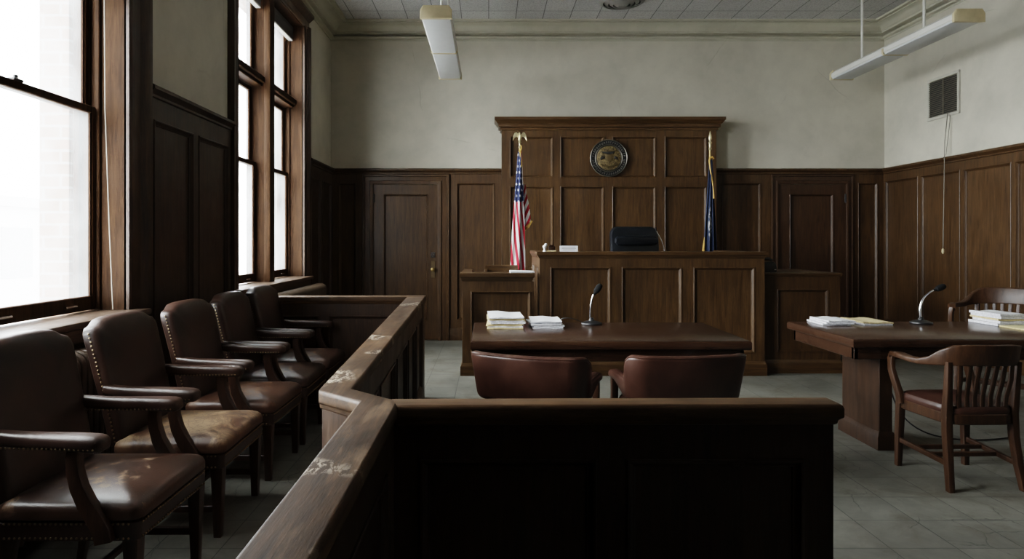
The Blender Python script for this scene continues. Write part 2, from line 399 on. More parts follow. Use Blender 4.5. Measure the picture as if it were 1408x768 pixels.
# cornice ring
mb = MB(); loops = []
for d, z in ((0, 4.225), (0.012, 4.225), (0.012, 4.245), (0.05, 4.255), (0.062, 4.27), (0.05, 4.285), (0.014, 4.288), (0.014, 4.305), (0.075, 4.31), (0.09, 4.318), (0.09, 4.338), (0.105, 4.345), (0.125, 4.375), (0.17, 4.405), (0.22, 4.415), (0.222, 4.425), (0.275, 4.428), (0.282, 4.4495), (0, 4.4495)):
    loops.append([(XL + d, YF + d, z), (XR - d, YF + d, z), (XR - d, YB - d, z), (XL + d, YB - d, z)])
mb.loft(loops, False, False); struct(mb.build('trim_1', M['cornice']), 'stepped plaster cornice along the top of the walls', 'cornice')

# ------------------------------------------------------------------ wainscot
T = 0.03
back = lambda u, v, d: (u, YB - d, v)
right = lambda u, v, d: (XR - d, u, v)
left = lambda u, v, d: (XL + d, u, v)
front = lambda u, v, d: (u, YF + d, v)
WT = 2.34
def cap_profile(d0=0.0): return [(0, WT), (T, WT), (T + 0.012, WT + 0.006), (T + 0.012, WT + 0.022), (T + 0.02, WT + 0.03), (T + 0.045, WT + 0.05), (T + 0.045, WT + 0.072), (T + 0.03, WT + 0.08), (0, WT + 0.08)]
def base_profile(): return [(0, 0), (T + 0.016, 0), (T + 0.016, 0.15), (T + 0.008, 0.165), (T, 0.175), (0, 0.175)]
def strip(mb, xf, u0, u1, prof): mb.loft([[xf(u0, z, d) for d, z in prof], [xf(u1, z, d) for d, z in prof]])
mb = MB()
for u0, u1, ops in ((XL, -1.78, [(-2.12, -1.87)]), (-0.55, 0.18, [(-0.455, 0.085)]), (3.13, 3.985, [(3.28, 3.84)]), (5.135, XR, [(5.21, 5.49)])):
    panelled(mb, u0, u1, 0.0, WT, [(a, b, 0.28, 2.22) for a, b in ops], T, back)
    strip(mb, back, u0, u1, base_profile())
strip(mb, back, XL, 0.18, cap_profile()); strip(mb, back, 3.13, XR, cap_profile())
struct(mb.build('trim_2', M['wains']), 'dark walnut panelling along the back wall', 'panelling')
mb = MB(); ops = []; y = 9.40
while y > YF + 0.5: ops.append((y - 0.72, y, 0.28, 2.24)); y -= 0.775
panelled(mb, YF, YB - T, 0, WT, ops, T, right)
strip(mb, right, YF, YB - T, base_profile()); strip(mb, right, YF, YB - T, cap_profile())
struct(mb.build('trim_3', M['wains']), 'dark walnut panelling along the right wall', 'panelling')
mb = MB()
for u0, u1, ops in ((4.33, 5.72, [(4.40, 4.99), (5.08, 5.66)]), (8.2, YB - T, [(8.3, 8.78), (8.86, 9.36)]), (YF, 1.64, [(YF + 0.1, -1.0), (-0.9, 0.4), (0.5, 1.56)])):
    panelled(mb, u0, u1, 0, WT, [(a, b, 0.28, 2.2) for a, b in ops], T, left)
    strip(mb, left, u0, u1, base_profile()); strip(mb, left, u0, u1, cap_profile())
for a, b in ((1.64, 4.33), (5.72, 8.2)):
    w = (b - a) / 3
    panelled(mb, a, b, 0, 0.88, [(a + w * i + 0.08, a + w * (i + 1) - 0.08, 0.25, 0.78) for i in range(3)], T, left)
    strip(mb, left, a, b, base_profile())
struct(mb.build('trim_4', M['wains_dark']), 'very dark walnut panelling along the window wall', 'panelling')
mb = MB(); n = 8; w = (XR - XL - 2 * T) / n
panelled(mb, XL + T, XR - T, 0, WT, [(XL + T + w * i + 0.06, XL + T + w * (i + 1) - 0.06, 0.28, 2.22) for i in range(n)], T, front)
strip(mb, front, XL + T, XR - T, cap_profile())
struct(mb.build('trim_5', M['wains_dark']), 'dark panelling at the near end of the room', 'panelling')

# raised panelled backdrop behind the bench
rd = struct(empty('trim_6'), 'tall walnut panelled backdrop with a moulded cornice behind the judge', 'panelling')
YP = 9.2
bk = lambda u, v, d: (u, YP + T - d, v)
mb = MB(); cols = [(0.29, 0.885), (0.985, 1.585), (1.70, 2.30), (2.42, 3.0)]
panelled(mb, 0.18, 3.13, 0.0, 2.94, [(a, b, 2.27, 2.835) for a, b in cols] + [(a, b, 1.0, 2.15) for a, b in cols] + [(a, b, 0.28, 0.9) for a, b in cols], T, bk)
mb.box(0.18, 3.13, YP + T, YB, 0, 2.94)
mb.build('backdrop_panel', M['bench'], rd)
mb = MB(); prof = [(0, 2.92), (0.02, 2.92), (0.02, 2.955), (0.045, 2.96), (0.045, 3.0), (0.06, 3.005), (0.09, 3.045), (0.10, 3.05), (0.10, 3.09), (0.0, 3.09)]
loops = [[(0.18 - d, YB, z), (0.18 - d, YP - d, z), (3.13 + d, YP - d, z), (3.13 + d, YB, z)] for d, z in prof]
mb.loft(loops, False, True)
for i in range(118):
    x = 0.165 + i * 0.0253; mb.box(x, x + 0.013, YP - 0.04, YP - 0.018, 2.965, 2.995)
mb.build('cornice', M['bench_x'], rd)

# ------------------------------------------------------------------ doors
def door(name, fx0, fx1, lx0, lx1, px0, px1, knob_x, hinge_x, mat, label):
    mb = MB(); dy = YB - 0.012
    panelled(mb, lx0, lx1, 0.01, 2.195, [(px0, px1, 0.28, 2.06)], 0.03, lambda u, v, d: (u, dy - d, v), rec=0.004, mw=0.03)
    d = struct(mb.build(name, mat), label, 'door')
    mb = MB()
    prof = [(0, 0.03), (0, 0.058), (0.012, 0.066), (0.03, 0.066), (0.036, 0.05), (0.075, 0.045), (0.08, 0.06), (0.095, 0.06), (0.1, 0.04), (0.1, 0)]
    def ring(o):   # o measured outward from the leaf opening
        return o
    W0, W1 = lx0 - fx0, fx1 - lx1
    loops = []
    for o, dep in [(0.0, 0.0)] + prof:
        k0, k1 = o / 0.1 * W0, o / 0.1 * W1; t = o / 0.1 * 0.14
        loops.append([(lx0 - k0, YB - dep, 0), (lx0 - k0, YB - dep, 2.20 + t), (lx1 + k1, YB - dep, 2.20 + t), (lx1 + k1, YB - dep, 0)])
    mb.loft(loops, False, False, closed=False)
    mb.build('door_frame', mat, d)
    if knob_x is not None:
        mb = MB(); mb.box(knob_x - 0.03, knob_x + 0.03, dy - 0.036, dy - 0.028, 0.88, 1.12, 0.004); pl = mb.build('lock_plate', M['nail'], d)
        mb = MB(); mb.lathe([(0.012, 0), (0.012, 0.03), (0.022, 0.036), (0.03, 0.05), (0.028, 0.066), (0.015, 0.075), (0.002, 0.076)], 16)
        mb.xform(Matrix.Translation((knob_x, dy - 0.034, 1.0)) @ Matrix.Rotation(PI / 2, 4, 'X')); mb.build('knob', M['brass'], pl)
        mb = MB(); mb.box(knob_x - 0.03, knob_x + 0.03, dy - 0.037, dy - 0.028, 1.16, 1.24, 0.004)
        mb.lathe([(0.018, 0), (0.018, 0.012), (0.014, 0.016), (0.002, 0.016)], 14, (knob_x, dy - 0.048, 1.20), 'Y'); mb.build('deadbolt', M['chrome'], d)
    for z in (0.3, 2.0):
        mb = MB(); mb.tube([(hinge_x, dy - 0.04, z - 0.06), (hinge_x, dy - 0.04, z + 0.06)], 0.012, 8); mb.build('hinge', M['black'], d)
    return d
door('door_1', -1.78, -0.55, -1.626, -0.72, -1.482, -0.854, -0.785, -1.615, M['wains'], 'dark walnut single panel door with brass knob at back left')
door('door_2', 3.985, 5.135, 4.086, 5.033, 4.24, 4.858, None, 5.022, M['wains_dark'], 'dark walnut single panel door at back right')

# ------------------------------------------------------------------ windows
def sash(parent, name, x, y0, y1, z0, z1, lift=False, lock=False, bot=0.075):
    st, top, th = 0.05, 0.045, 0.042
    mb = MB()
    for a, b in ((y0, y0 + st), (y1 - st, y1)): mb.box(x - th / 2, x + th / 2, a, b, z0, z1, 0.005)
    mb.box(x - th / 2, x + th / 2, y0 + st, y1 - st, z0, z0 + bot, 0.005); mb.box(x - th / 2, x + th / 2, y0 + st, y1 - st, z1 - top, z1, 0.005)
    for (a, b, c, d) in ((y0 + st, y0 + st + .012, z0 + bot, z1 - top), (y1 - st - .012, y1 - st, z0 + bot, z1 - top)): mb.box(x + 0.002, x + 0.014, a, b, c, d)
    s_ = mb.build(name, M['winwood'], parent)
    mb = MB(); mb.box(x - 0.003, x + 0.003, y0 + st - 0.005, y1 - st + 0.005, z0 + bot - 0.005, z1 - top + 0.005); mb.build('pane', M['glass'], s_)
    if lift:
        for f in (0.25, 0.75):
            yy = y0 + (y1 - y0) * f; mb = MB(); mb.box(x + th / 2, x + th / 2 + 0.014, yy - 0.05, yy + 0.05, z0 + 0.03, z0 + 0.042, 0.003); mb.build('sash_lift', M['chrome'], s_)
    if lock:
        yy = y0 + (y1 - y0) * 0.36; mb = MB(); mb.box(x - 0.02, x + 0.02, yy - 0.035, yy + 0.035, z1, z1 + 0.014, 0.003); mb.lathe([(0.012, 0), (0.012, 0.02), (0.004, 0.024)], 10, (x, yy, z1 + 0.012)); mb.build('sash_lock', M['black'], s_)
    return s_
def window(name, y0, y1, c0, c1, label):
    """c0/c1: casing widths on the near / far side."""
    mb = MB()
    def casing(ya, yb, flip):
        w = yb - ya
        pr = [(0, 0), (0, 0.03), (0.10, 0.038), (0.14, 0.03), (0.2, 0.03), (0.26, 0.024), (0.62, 0.024), (0.68, 0.034), (0.78, 0.052), (0.86, 0.06), (1.0, 0.06), (1.0, 0)]
        lp = [[((yb - a * w) if flip else (ya + a * w), XL + d) for a, d in pr]]
        mb.loft([[(x, yy, z) for yy, x in lp[0]] for z in (0.0, 4.0)])
    casing(y1, y1 + c1, False); casing(y0 - c0, y0, True)
    pr = [(0, 0), (0.03, 0), (0.038, 0.02), (0.03, 0.03), (0.026, 0.1), (0.04, 0.11), (0.05, 0.12), (0.09, 0.155), (0.09, 0.185), (0, 0.185)]
    mb.loft([[(XL + d, yy, 3.97 + z) for d, z in pr] for yy in (y0 - c0 - 0.03, y1 + c1 + 0.03)])
    w = struct(mb.build(name, M['casing']), label, 'window')
    # jamb lining (reveals) and head
    mb = MB()
    mb.box(-2.52, XL + 0.012, y1, y1 + 0.02, 0.95, 3.98); mb.box(-2.52, XL + 0.012, y0 - 0.02, y0, 0.95, 3.98)
    mb.box(-2.52, XL + 0.012, y0, y1, 3.96, 3.98)
    for ys, sg in ((y1, -1), (y0, 1)):
        for xa, xb, dp in ((-2.405, -2.375, 0.022), (-2.455, -2.435, 0.018), (-2.52, -2.487, 0.04)):
            a, b = sorted((ys, ys + sg * dp)); mb.box(xa, xb, a, b, 0.98, 3.96, 0.004)
    mb.build('jamb', M['winwood'], w)
    ym = (y0 + y1) / 2
    mb = MB(); mb.box(-2.50, -2.30, ym - 0.055, ym + 0.055, 0.97, 3.96, 0.006); mb.box(-2.31, -2.245, ym - 0.075, ym + 0.075, 0.97, 3.96, 0.012, 2)
    mb.build('mullion', M['winwood'], w)
    mb = MB()
    for a, b in ((y0, ym - 0.055), (ym + 0.055, y1)):
        mb.box(-2.50, -2.33, a, b, 2.99, 3.11, 0.006); mb.box(-2.345, -2.30, a, b, 3.02, 3.085, 0.008)
    mb.build('transom_bar', M['winwood_y'], w)
    for a, b in ((y0 + 0.004, ym - 0.058), (ym + 0.058, y1 - 0.004)):
        sash(w, 'lower_sash', -2.418, a, b, 0.985, 2.215, True, True, 0.085)
        sash(w, 'upper_sash', -2.462, a, b, 2.175, 2.985, False, False, 0.045)
        sash(w, 'transom_sash', -2.44, a, b, 3.115, 3.955, False, False, 0.05)
    mb = MB(); mb.box(-2.52, -2.12, y0 - 0.12, y1 + 0.12, 0.94, 0.978, 0.012, 2); mb.box(XL + T, -2.15, y0 - 0.08, y1 + 0.08, 0.86, 0.94, 0.008)
    mb.build('sill', M['sill'], w)
    return w
window('window_1', WIN[0][0], WIN[0][1], 0.22, 0.23, 'tall near window of two oak sash lights')
window('window_2', WIN[1][0], WIN[1][1], 0.18, 0.2, 'tall far window of two oak sash lights beneath transoms')

def blind(y0, y1, label, cord=None):
    b = empty('venetian_blind', (-2.36, (y0 + y1) / 2, 3.8), 0, label, 'blind', 'raised blinds at the window heads')
    h = (y1 - y0) / 2 - 0.01
    mb = MB(); mb.box(-0.03, 0.03, -h, h, 0.1, 0.145, 0.004); mb.build('head_rail', M['blind'], b)
    mb = MB()
    for i in range(12): mb.box(-0.027, 0.027, -h + 0.01, h - 0.01, 0.005 + i * 0.0078, 0.009 + i * 0.0078)
    mb.build('slats', M['blind'], b)
    mb = MB(); mb.box(-0.027, 0.027, -h + 0.01, h - 0.01, -0.018, 0.001, 0.004); mb.build('bottom_rail', M['white_metal'], b)
    if cord:
        mb = MB(); mb.tube([(p[0] + 2.36, p[1] - (y0 + y1) / 2, p[2] - 3.8) for p in cord], 0.003, 6); mb.build('pull_cord', M['cordm'], b)
    return b
for k, (a, b) in enumerate(WIN):
    m_ = (a + b) / 2
    if k == 1: blind(a, m_ - 0.076, 'dark raised slatted blind over the near light of far window')
    blind(m_ + 0.076, b, ['raised slatted blind with a long pale cord on near window', 'dark raised slatted blind over the far light of far window'][k],
          [(-2.335, 4.065, 3.9), (-2.333, 4.06, 3.0), (-2.325, 4.055, 2.2), (-2.30, 4.055, 1.5), (-2.275, 4.05, 0.985)] if k == 0 else None)

# ------------------------------------------------------------------ radiators
def radiator(y0, y1, z1, label):
    r = empty('radiator', (-2.085, y0, 0), 0, label, 'radiator', 'radiators below the windows')
    mb = MB()
    out = [(-0.085 + 0.0, 0.09), (-0.085, z1 - 0.06)] + [(-0.085 + 0.085 * (1 - math.cos(a)), z1 - 0.06 + 0.06 * math.sin(a)) for a in (0.4, 0.8, 1.2, PI / 2)]
    out = out + [(-x, z) for x, z in reversed(out[:-1])]
    def lp(y, k): return [(x * k, y, 0.5 + (z - 0.5) * (1 - (1 - k) * 0.25)) for x, z in out]
    mb.loft([lp(0.003, 0.80), lp(0.007, 0.93), lp(0.017, 1.0), lp(0.029, 1.0), lp(0.039, 0.93), lp(0.043, 0.80)])
    sec = mb.build('section', M['iron'], r)
    n = int((y1 - y0) / 0.05)
    for i in range(1, n):
        c = sec.copy(); COL.objects.link(c); c.parent = r; c.location = (0, i * 0.05, 0)
    for i in (0, n - 1):
        mb = MB(); mb.box(-0.05, 0.05, i * 0.05 + 0.008, i * 0.05 + 0.04, 0, 0.14, 0.006); mb.build('foot', M['iron'], r)
    mb = MB(); mb.tube([(0, 0.0, 0.16), (0, n * 0.05, 0.16)], 0.022, 10); mb.build('pipe', M['iron'], r)
radiator(2.5, 3.9, 0.85, 'brown cast iron radiator below the near window')
radiator(6.12, 8.3, 0.885, 'brown cast iron radiator below the far window')

# ------------------------------------------------------------------ judge bench, witness stand, side desk
def cap_box(mb, x0, x1, y0, y1, z0, z1, lip=0.03):
    h = z1 - z0
    prof = [(0, z0), (0.006, z0 + 0.1 * h), (0.012, z0 + 0.25 * h), (lip * 0.8, z0 + 0.5 * h), (lip, z0 + 0.55 * h), (lip, z1 - 0.08 * h), (lip - 0.006, z1)]
    mb.loft([[(x0 - d, y0 - d, z), (x1 + d, y0 - d, z), (x1 + d, y1 + d, z), (x0 - d, y1 + d, z)] for d, z in prof])
def base_box(mb, x0, x1, y0, y1, h):
    prof = [(0.02, 0), (0.02, h * 0.72), (0.012, h * 0.82), (0.006, h * 0.95), (0, h)]
    mb.loft([[(x0 - d, y0 - d, z), (x1 + d, y0 - d, z), (x1 + d, y1 + d, z), (x0 - d, y1 + d, z)] for d, z in prof])
Y1 = 6.96
jb = empty('judge_bench', (1.7, 7.6, 0), 0, 'wide raised walnut judge bench with three front panels', 'judge bench')
jb_in = Matrix.Translation((-1.7, -7.6, 0))
mb = MB()
panelled(mb, 0.53, 2.87, 0.0, 1.215, [(0.643, 1.271, 0.235, 1.128), (1.384, 2.012, 0.235, 1.128), (2.13, 2.769, 0.235, 1.128)], T, lambda u, v, d: (u, Y1 + T - d, v))
mb.box(0.53, 2.87, Y1 + T, Y1 + 0.08, 0, 1.215); mb.xform(jb_in); mb.build('front_panel', M['bench'], jb)
for xa, s_ in ((0.53, 1), (2.87, -1)):
    mb = MB(); panelled(mb, Y1 + 0.08, 8.2, 0.0, 1.215, [(Y1 + 0.2, 8.1, 0.235, 1.128)], T, (lambda u, v, d: (0.53 + T - d, u, v)) if s_ > 0 else (lambda u, v, d: (2.87 - T + d, u, v)))
    mb.box(*sorted((xa + s_ * T, xa + s_ * 0.06)), Y1 + 0.08, 8.2, 0, 1.215); mb.xform(jb_in); mb.build('side_panel', M['bench'], jb)
mb = MB(); cap_box(mb, 0.53, 2.87, Y1, Y1 + 0.30, 1.215, 1.287); mb.xform(jb_in); mb.build('ledge', M['bench_x'], jb)
for a, b in ((0.53, 0.62), (2.78, 2.87)):
    mb = MB(); cap_box(mb, a, b, Y1 + 0.36, 8.2, 1.215, 1.285, 0.024); mb.xform(jb_in); mb.build('side_ledge', M['bench_x'], jb)
mb = MB(); mb.box(0.6, 2.8, Y1 + 0.08, 7.7, 1.10, 1.14, 0.005); mb.xform(jb_in); mb.build('desk_surface', M['bench_x'], jb)
mb = MB(); base_box(mb, 0.53, 2.87, Y1, 8.2, 0.15); mb.xform(jb_in); mb.build('plinth', M['bench_x'], jb)
mb = MB(); mb.box(0.6, 2.8, Y1 + 0.1, 8.45, 0.15, 0.42); mb.xform(jb_in); mb.build('platform', M['bench_x'], jb)

ws = empty('witness_stand', (0.1, 7.4, 0), 0, 'low walnut witness stand joined to the left of the judge bench', 'witness stand')
w_in = Matrix.Translation((-0.1, -7.4, 0)); XW0, XW1 = -0.275, 0.47
mb = MB(); panelled(mb, XW0, XW1, 0, 0.98, [(-0.185, 0.44, 0.24, 0.878)], T, lambda u, v, d: (u, Y1 + T - d, v)); mb.box(XW0, XW1, Y1 + T, Y1 + 0.07, 0, 0.98)
mb.xform(w_in); mb.build('front_panel', M['bench'], ws)
mb = MB(); panelled(mb, Y1 + 0.07, 8.0, 0, 0.98, [(Y1 + 0.17, 7.9, 0.24, 0.878)], T, lambda u, v, d: (XW0 + T - d, u, v)); mb.box(XW0 + T, XW0 + 0.07, Y1 + 0.07, 8.0, 0, 0.98)
mb.xform(w_in); mb.build('side_panel', M['bench'], ws)
mb = MB(); cap_box(mb, XW0, XW1 - 0.02, Y1, Y1 + 0.2, 0.98, 1.067, 0.028); mb.xform(w_in); mb.build('ledge', M['bench_x'], ws)
mb = MB(); cap_box(mb, XW0, XW0 + 0.07, Y1 + 0.26, 8.0, 0.98, 1.067, 0.024); mb.xform(w_in); mb.build('side_ledge', M['bench_x'], ws)
mb = MB(); base_box(mb, XW0, XW1 - 0.004, Y1, 8.0, 0.13); mb.xform(w_in); mb.build('plinth', M['bench_x'], ws)
mb = MB(); mb.box(XW0 + 0.07, XW1, Y1 + 0.07, 8.0, 0.13, 0.25); mb.xform(w_in); mb.build('platform', M['bench_x'], ws)

sd = empty('clerk_desk', (3.35, 7.5, 0), 0, 'low dark walnut side desk joined to the right of the judge bench', 'desk')
s_in = Matrix.Translation((-3.35, -7.5, 0)); YS = 7.1
mb = MB(); panelled(mb, 2.91, 3.73, 0, 1.02, [(3.06, 3.61, 0.22, 0.89)], T, lambda u, v, d: (u, YS + T - d, v)); mb.box(2.91, 3.73, YS + T, 8.1, 0.12, 1.02)
mb.xform(s_in); mb.build('front_panel', M['wains'], sd)
mb = MB(); cap_box(mb, 2.93, 3.73, YS, 8.1, 1.02, 1.06, 0.018); mb.xform(s_in); mb.build('top', M['bench_x'], sd)
mb = MB(); base_box(mb, 2.915, 3.73, YS, 8.1, 0.14); mb.xform(s_in); mb.build('plinth', M['bench_x'], sd)

# ------------------------------------------------------------------ jury box
jy = empty('jury_box', (-0.4, 2.0, 0), 0, 'scuffed walnut panelled jury box rail zigzagging through the foreground', 'railing')
j_in = Matrix.Translation((0.4, -2.0, 0))
def offset(poly, d, flat=()):
    n = len(poly); out = []
    for i in range(n):
        p0, p1, p2 = (Vector(poly[(i - 1) % n]), Vector(poly[i]), Vector(poly[(i + 1) % n]))
        a = (p1 - p0).normalized(); b = (p2 - p1).normalized()
        na, nb = Vector((-a.y, a.x)), Vector((-b.y, b.x))
        da, db = (0.0 if (i - 1) % n in flat else d), (0.0 if i in flat else d)
        det = na.x * nb.y - na.y * nb.x
        if abs(det) < 0.05: m = na * max(da, db)
        else: m = Vector(((da * nb.y - db * na.y) / det, (na.x * db - nb.x * da) / det))
        out.append(p1 + m)
    return out       # inward for a counter-clockwise polygon; edges listed in flat stay put
RZ = 0.91
def railcap(poly, name, mat, flat=()):
    mb = MB(); loops = []
    for d, z in ((0.02, RZ - 0.065), (0.014, RZ - 0.06), (0.012, RZ - 0.05), (0.006, RZ - 0.044), (0.001, RZ - 0.04), (0, RZ - 0.034), (0, RZ - 0.014), (0.002, RZ - 0.006), (0.007, RZ - 0.001), (0.012, RZ)):
        loops.append([(p.x, p.y, z) for p in offset(poly, d, flat)])
    mb.loft(loops); mb.xform(j_in); return mb.build(name, mat, jy, sharp=0.9)
A, B, C, D, E, F = (-0.268, 0.2), (-0.273, 1.995), (1.066, 2.005), (1.066, 2.107), (-0.304, 2.087), (-0.4515, 2.227)
G, G2, J, K, L, Mp = (-0.559, 5.88), (-0.561, 6.03), (-0.716, 5.88), (-0.558, 2.194), (-0.3995, 2.051), (-0.395, 0.2)
railcap([A, B, E, F, G, J, K, L, Mp], 'rail_cap', M['railtop_y'], (1, 5))
railcap([B, C, D, E], 'rail_cap', M['railtop_x'], (3,))
railcap([(-2.19, 5.88), J, G, G2, (-2.19, 6.03)], 'rail_cap', M['railtop_x'], (1,))
PT = RZ - 0.062
def railpanel(p, q, n, mat='jury', name='rail_panel', t=0.06, edge=0.09, both=True, z0=0.13, z1=0.74, side=1):
    p, q = Vector(p), Vector(q); dr = (q - p).normalized(); nr = Vector((dr.y, -dr.x)); Lg = (q - p).length
    mb = MB()
    w = (Lg - edge) / n
    ops = [(edge + i * w, (i + 1) * w, z0, z1) for i in range(n)]
    f1 = lambda u, v, d: tuple(p + dr * u + nr * (d - 0.022)) + (v,)
    f2 = lambda u, v, d: tuple(p + dr * u - nr * (d - 0.022 + t)) + (v,)
    panelled(mb, 0, Lg, 0, PT, ops, 0.022, f1, rec=0.004, mw=0.03); panelled(mb, 0, Lg, 0, PT, ops, 0.022, f2, rec=0.004, mw=0.03)
    mb.xform(j_in); o = mb.build(name, M[mat], jy)
    mb = MB()
    pr = [(-t - 0.014, 0), (0.014, 0), (0.014, 0.09), (0.006, 0.105), (0, 0.11), (-t, 0.11), (-t - 0.006, 0.105), (-t - 0.014, 0.09)]
    e0, e1 = -0.008, Lg + 0.008
    mb.loft([[tuple(p + dr * u + nr * d) + (z,) for d, z in pr] for u in (e0, e1)]); mb.xform(j_in); mb.build('skirting', M[mat], o)
railpanel((-0.30, 2.027), (1.044, 2.027), 2, 'jury_shaded', t=0.058)
railpanel((-0.29, 0.22), (-0.29, 1.99), 2, 'jury_shaded', t=0.085)
railpanel((-0.472, 2.25), (-0.58, 5.86), 5, t=0.085)
railpanel((-2.19, 5.905), (-0.72, 5.905), 2, t=0.09)
# the post beneath the jog and the corner posts
for nm, poly in (('corner_post', [(-0.29, 1.985), (-0.285, 2.05), (-0.43, 2.235), (-0.548, 2.20), (-0.395, 2.045), (-0.385, 1.985)]), ('corner_post', [(-0.575, 5.85), (-0.577, 6.015), (-0.735, 6.015), (-0.705, 5.85)])):
    mb = MB(); mb.loft([[(x, y, z) for x, y in poly] for z in (0, PT)]); mb.xform(j_in); mb.build(nm, M['jury'], jy)

# ------------------------------------------------------------------ seating
def jury_chair():
    r = empty('jury_armchair', (0, 0, 0))
    # back: camel-top outline in (y, z)
    hw = 0.285; out = []
    zb = 0.43
    out += [(-hw + 0.02, zb), (hw - 0.02, zb)]
    for i in range(1, 8): out.append((hw - 0.02 + 0.025 * i / 8, zb + 0.53 * i / 8))
    rt = [(hw + 0.004, 0.955), (hw - 0.003, 0.974), (hw - 0.016, 0.987), (0.25, 0.992), (0.232, 0.997), (0.212, 1.009), (0.188, 1.021), (0.12, 1.029), (0, 1.031)]
    out += rt + [(-y, z) for y, z in reversed(rt[:-1])]
    for i in range(7, 0, -1): out.append((-(hw - 0.02 + 0.025 * i / 8), zb + 0.53 * i / 8))
    def bx(z): return -0.20 - 0.13 * ((z - 0.43) / 0.6) ** 1.15 if z > 0.43 else -0.20
    cz, cy = 0.74, 0
    def lp(k, off):
        q = []
        for y, z in out:
            zz = cz + (z - cz) * k; yy = y * k
            q.append((bx(zz) + off, yy, zz))
        return q
    mb = MB(); mb.loft([lp(0.90, -0.072), lp(0.96, -0.074), lp(0.99, -0.066), lp(1.0, -0.05), lp(1.0, -0.025), lp(0.985, -0.006), lp(0.955, 0.004), lp(0.88, 0.012), lp(0.7, 0.019), lp(0.4, 0.024), lp(0.1, 0.026)])
    b = mb.build('backrest', M['leather'], r)
    mb = MB(); pts = []
    ol = lp(1.0, -0.035)
    for side in (1, -1):
        z = 0.45
        while z < 0.965: pts.append((bx(z) - 0.036, side * (hw - 0.02 + 0.025 * (z - zb) / 0.53 + 0.001), z)); z += 0.019
    for z0 in (0,):
        for i in range(28):
            pass
    mb.nails(pts, 0.0052); mb.build('nail_edging', M['nail'], b)
    # seat
    mb = MB(); lv = []
    for ins, z in ((0.012, 0.395), (0.0, 0.405), (0.0, 0.43), (0.006, 0.448), (0.02, 0.46), (0.05, 0.472)):
        lv.append([(x, y, z) for x, y in rrect(0.265 - ins, 0.295 - ins, 0.045 - ins * 0.4, 5, 0.02, 0)])
    for k, z in ((0.72, 0.486), (0.48, 0.495), (0.24, 0.499), (0.05, 0.5)):
        lv.append([(0.02 + (x - 0.02) * k, y * k, z) for x, y in rrect(0.215, 0.245, 0.03, 5, 0.02, 0)])
    mb.loft(lv); seat = mb.build('seat', M['leather_seat'], r)
    mb = MB(); mb.loft([[(x, y, z) for x, y in rrect(0.262 - i, 0.291 - i, 0.03, 4, 0.018, 0)] for i, z in ((0.012, 0.325), (0, 0.33), (0, 0.392), (0.008, 0.398))])
    rail = mb.build('seat_rail', M['leather'], r)
    mb = MB(); pts = []
    for z in (0.338, 0.390):
        y = -0.265
        while y <= 0.266: pts.append((0.2815, y, z)); y += 0.0185
        for sd_ in (1, -1):
            x = -0.2
            while x <= 0.26: pts.append((x, sd_ * 0.2925, z)); x += 0.0185
    mb.nails(pts, 0.0048); mb.build('nail_edging', M['nail'], rail)
    # arms
    for sd_ in (1, -1):
        mb = MB(); path, sc = [], []
        xs = [-0.285, -0.24, -0.16, -0.06, 0.03, 0.09, 0.13, 0.152, 0.163, 0.168]
        ws_ = [0.55, 0.7, 0.8, 0.9, 1.0, 1.06, 1.06, 0.95, 0.7, 0.3]; hs = [0.8, 0.9, 0.95, 1, 1, 1.04, 1.05, 0.95, 0.7, 0.3]
        lps = []
        for x, w_, h_ in zip(xs, ws_, hs):
            zc = 0.683 + 0.012 * ((x + 0.05) / 0.2) ** 2 * (1 if x < 0 else -0.6)
            yc = sd_ * (0.268 + 0.02 * (x + 0.25) / 0.4)
            lps.append([(x, yc + a * w_, zc + b * h_) for a, b in rrect(0.041, 0.027, 0.02, 4)])
        mb.loft(lps); arm = mb.build('armrest', M['leather'], r)
        mb = MB(); pts = []
        x = -0.22
        while x < 0.15:
            f = (x + 0.25) / 0.4
            for q in (1, -1): pts.append((x, sd_ * (0.268 + 0.02 * f) + q * (0.033 + 0.008 * f), 0.664))
            x += 0.017
        for a in range(-3, 4): pts.append((0.150 + 0.008 * math.cos(a * 0.5), sd_ * 0.287 + 0.010 * a, 0.664))
        mb.nails(pts, 0.0042); mb.build('nail_edging', M['nail'], arm)
        mb = MB()
        path = [(0.055, sd_ * 0.287, 0.668), (0.048, sd_ * 0.287, 0.63), (0.052, sd_ * 0.288, 0.58), (0.068, sd_ * 0.289, 0.52), (0.098, sd_ * 0.291, 0.46), (0.135, sd_ * 0.295, 0.41), (0.158, sd_ * 0.298, 0.37), (0.166, sd_ * 0.298, 0.33)]
        mb.sweep(path, rrect(0.022, 0.026, 0.006, 2), (0, 1, 0), [(1, 0.8), (1, 0.85), (1, 0.9), (1, 1), (1, 1.1), (1, 1.2), (1, 1.25), (1, 1.2)])
        mb.build('arm_support', M['chairleg'], r)
    for x, xb, y, t0 in ((0.245, 0.245, 0.258, 0.028), (0.245, 0.245, -0.258, 0.028), (-0.205, -0.255, 0.25, 0.024), (-0.205, -0.255, -0.25, 0.024)):
        mb = MB(); mb.loft([[(cx + a * k, y + b * k, z) for a, b in rrect(t0, t0, 0.004, 2)] for cx, k, z in ((xb, 0.62, 0), (x * 0.5 + xb * 0.5, 0.8, 0.16), (x, 1, 0.33))])
        mb.build('leg', M['chairleg'], r)
    for y in (0.255, -0.255):
        mb = MB(); mb.box(-0.235, 0.235, y - 0.011, y + 0.011, 0.115, 0.147, 0.003); mb.build('stretcher', M['chairleg'], r)
    mb = MB(); mb.box(0.0, 0.024, -0.25, 0.25, 0.12, 0.145, 0.003); mb.build('stretcher', M['chairleg'], r)
    return r
jc = jury_chair()
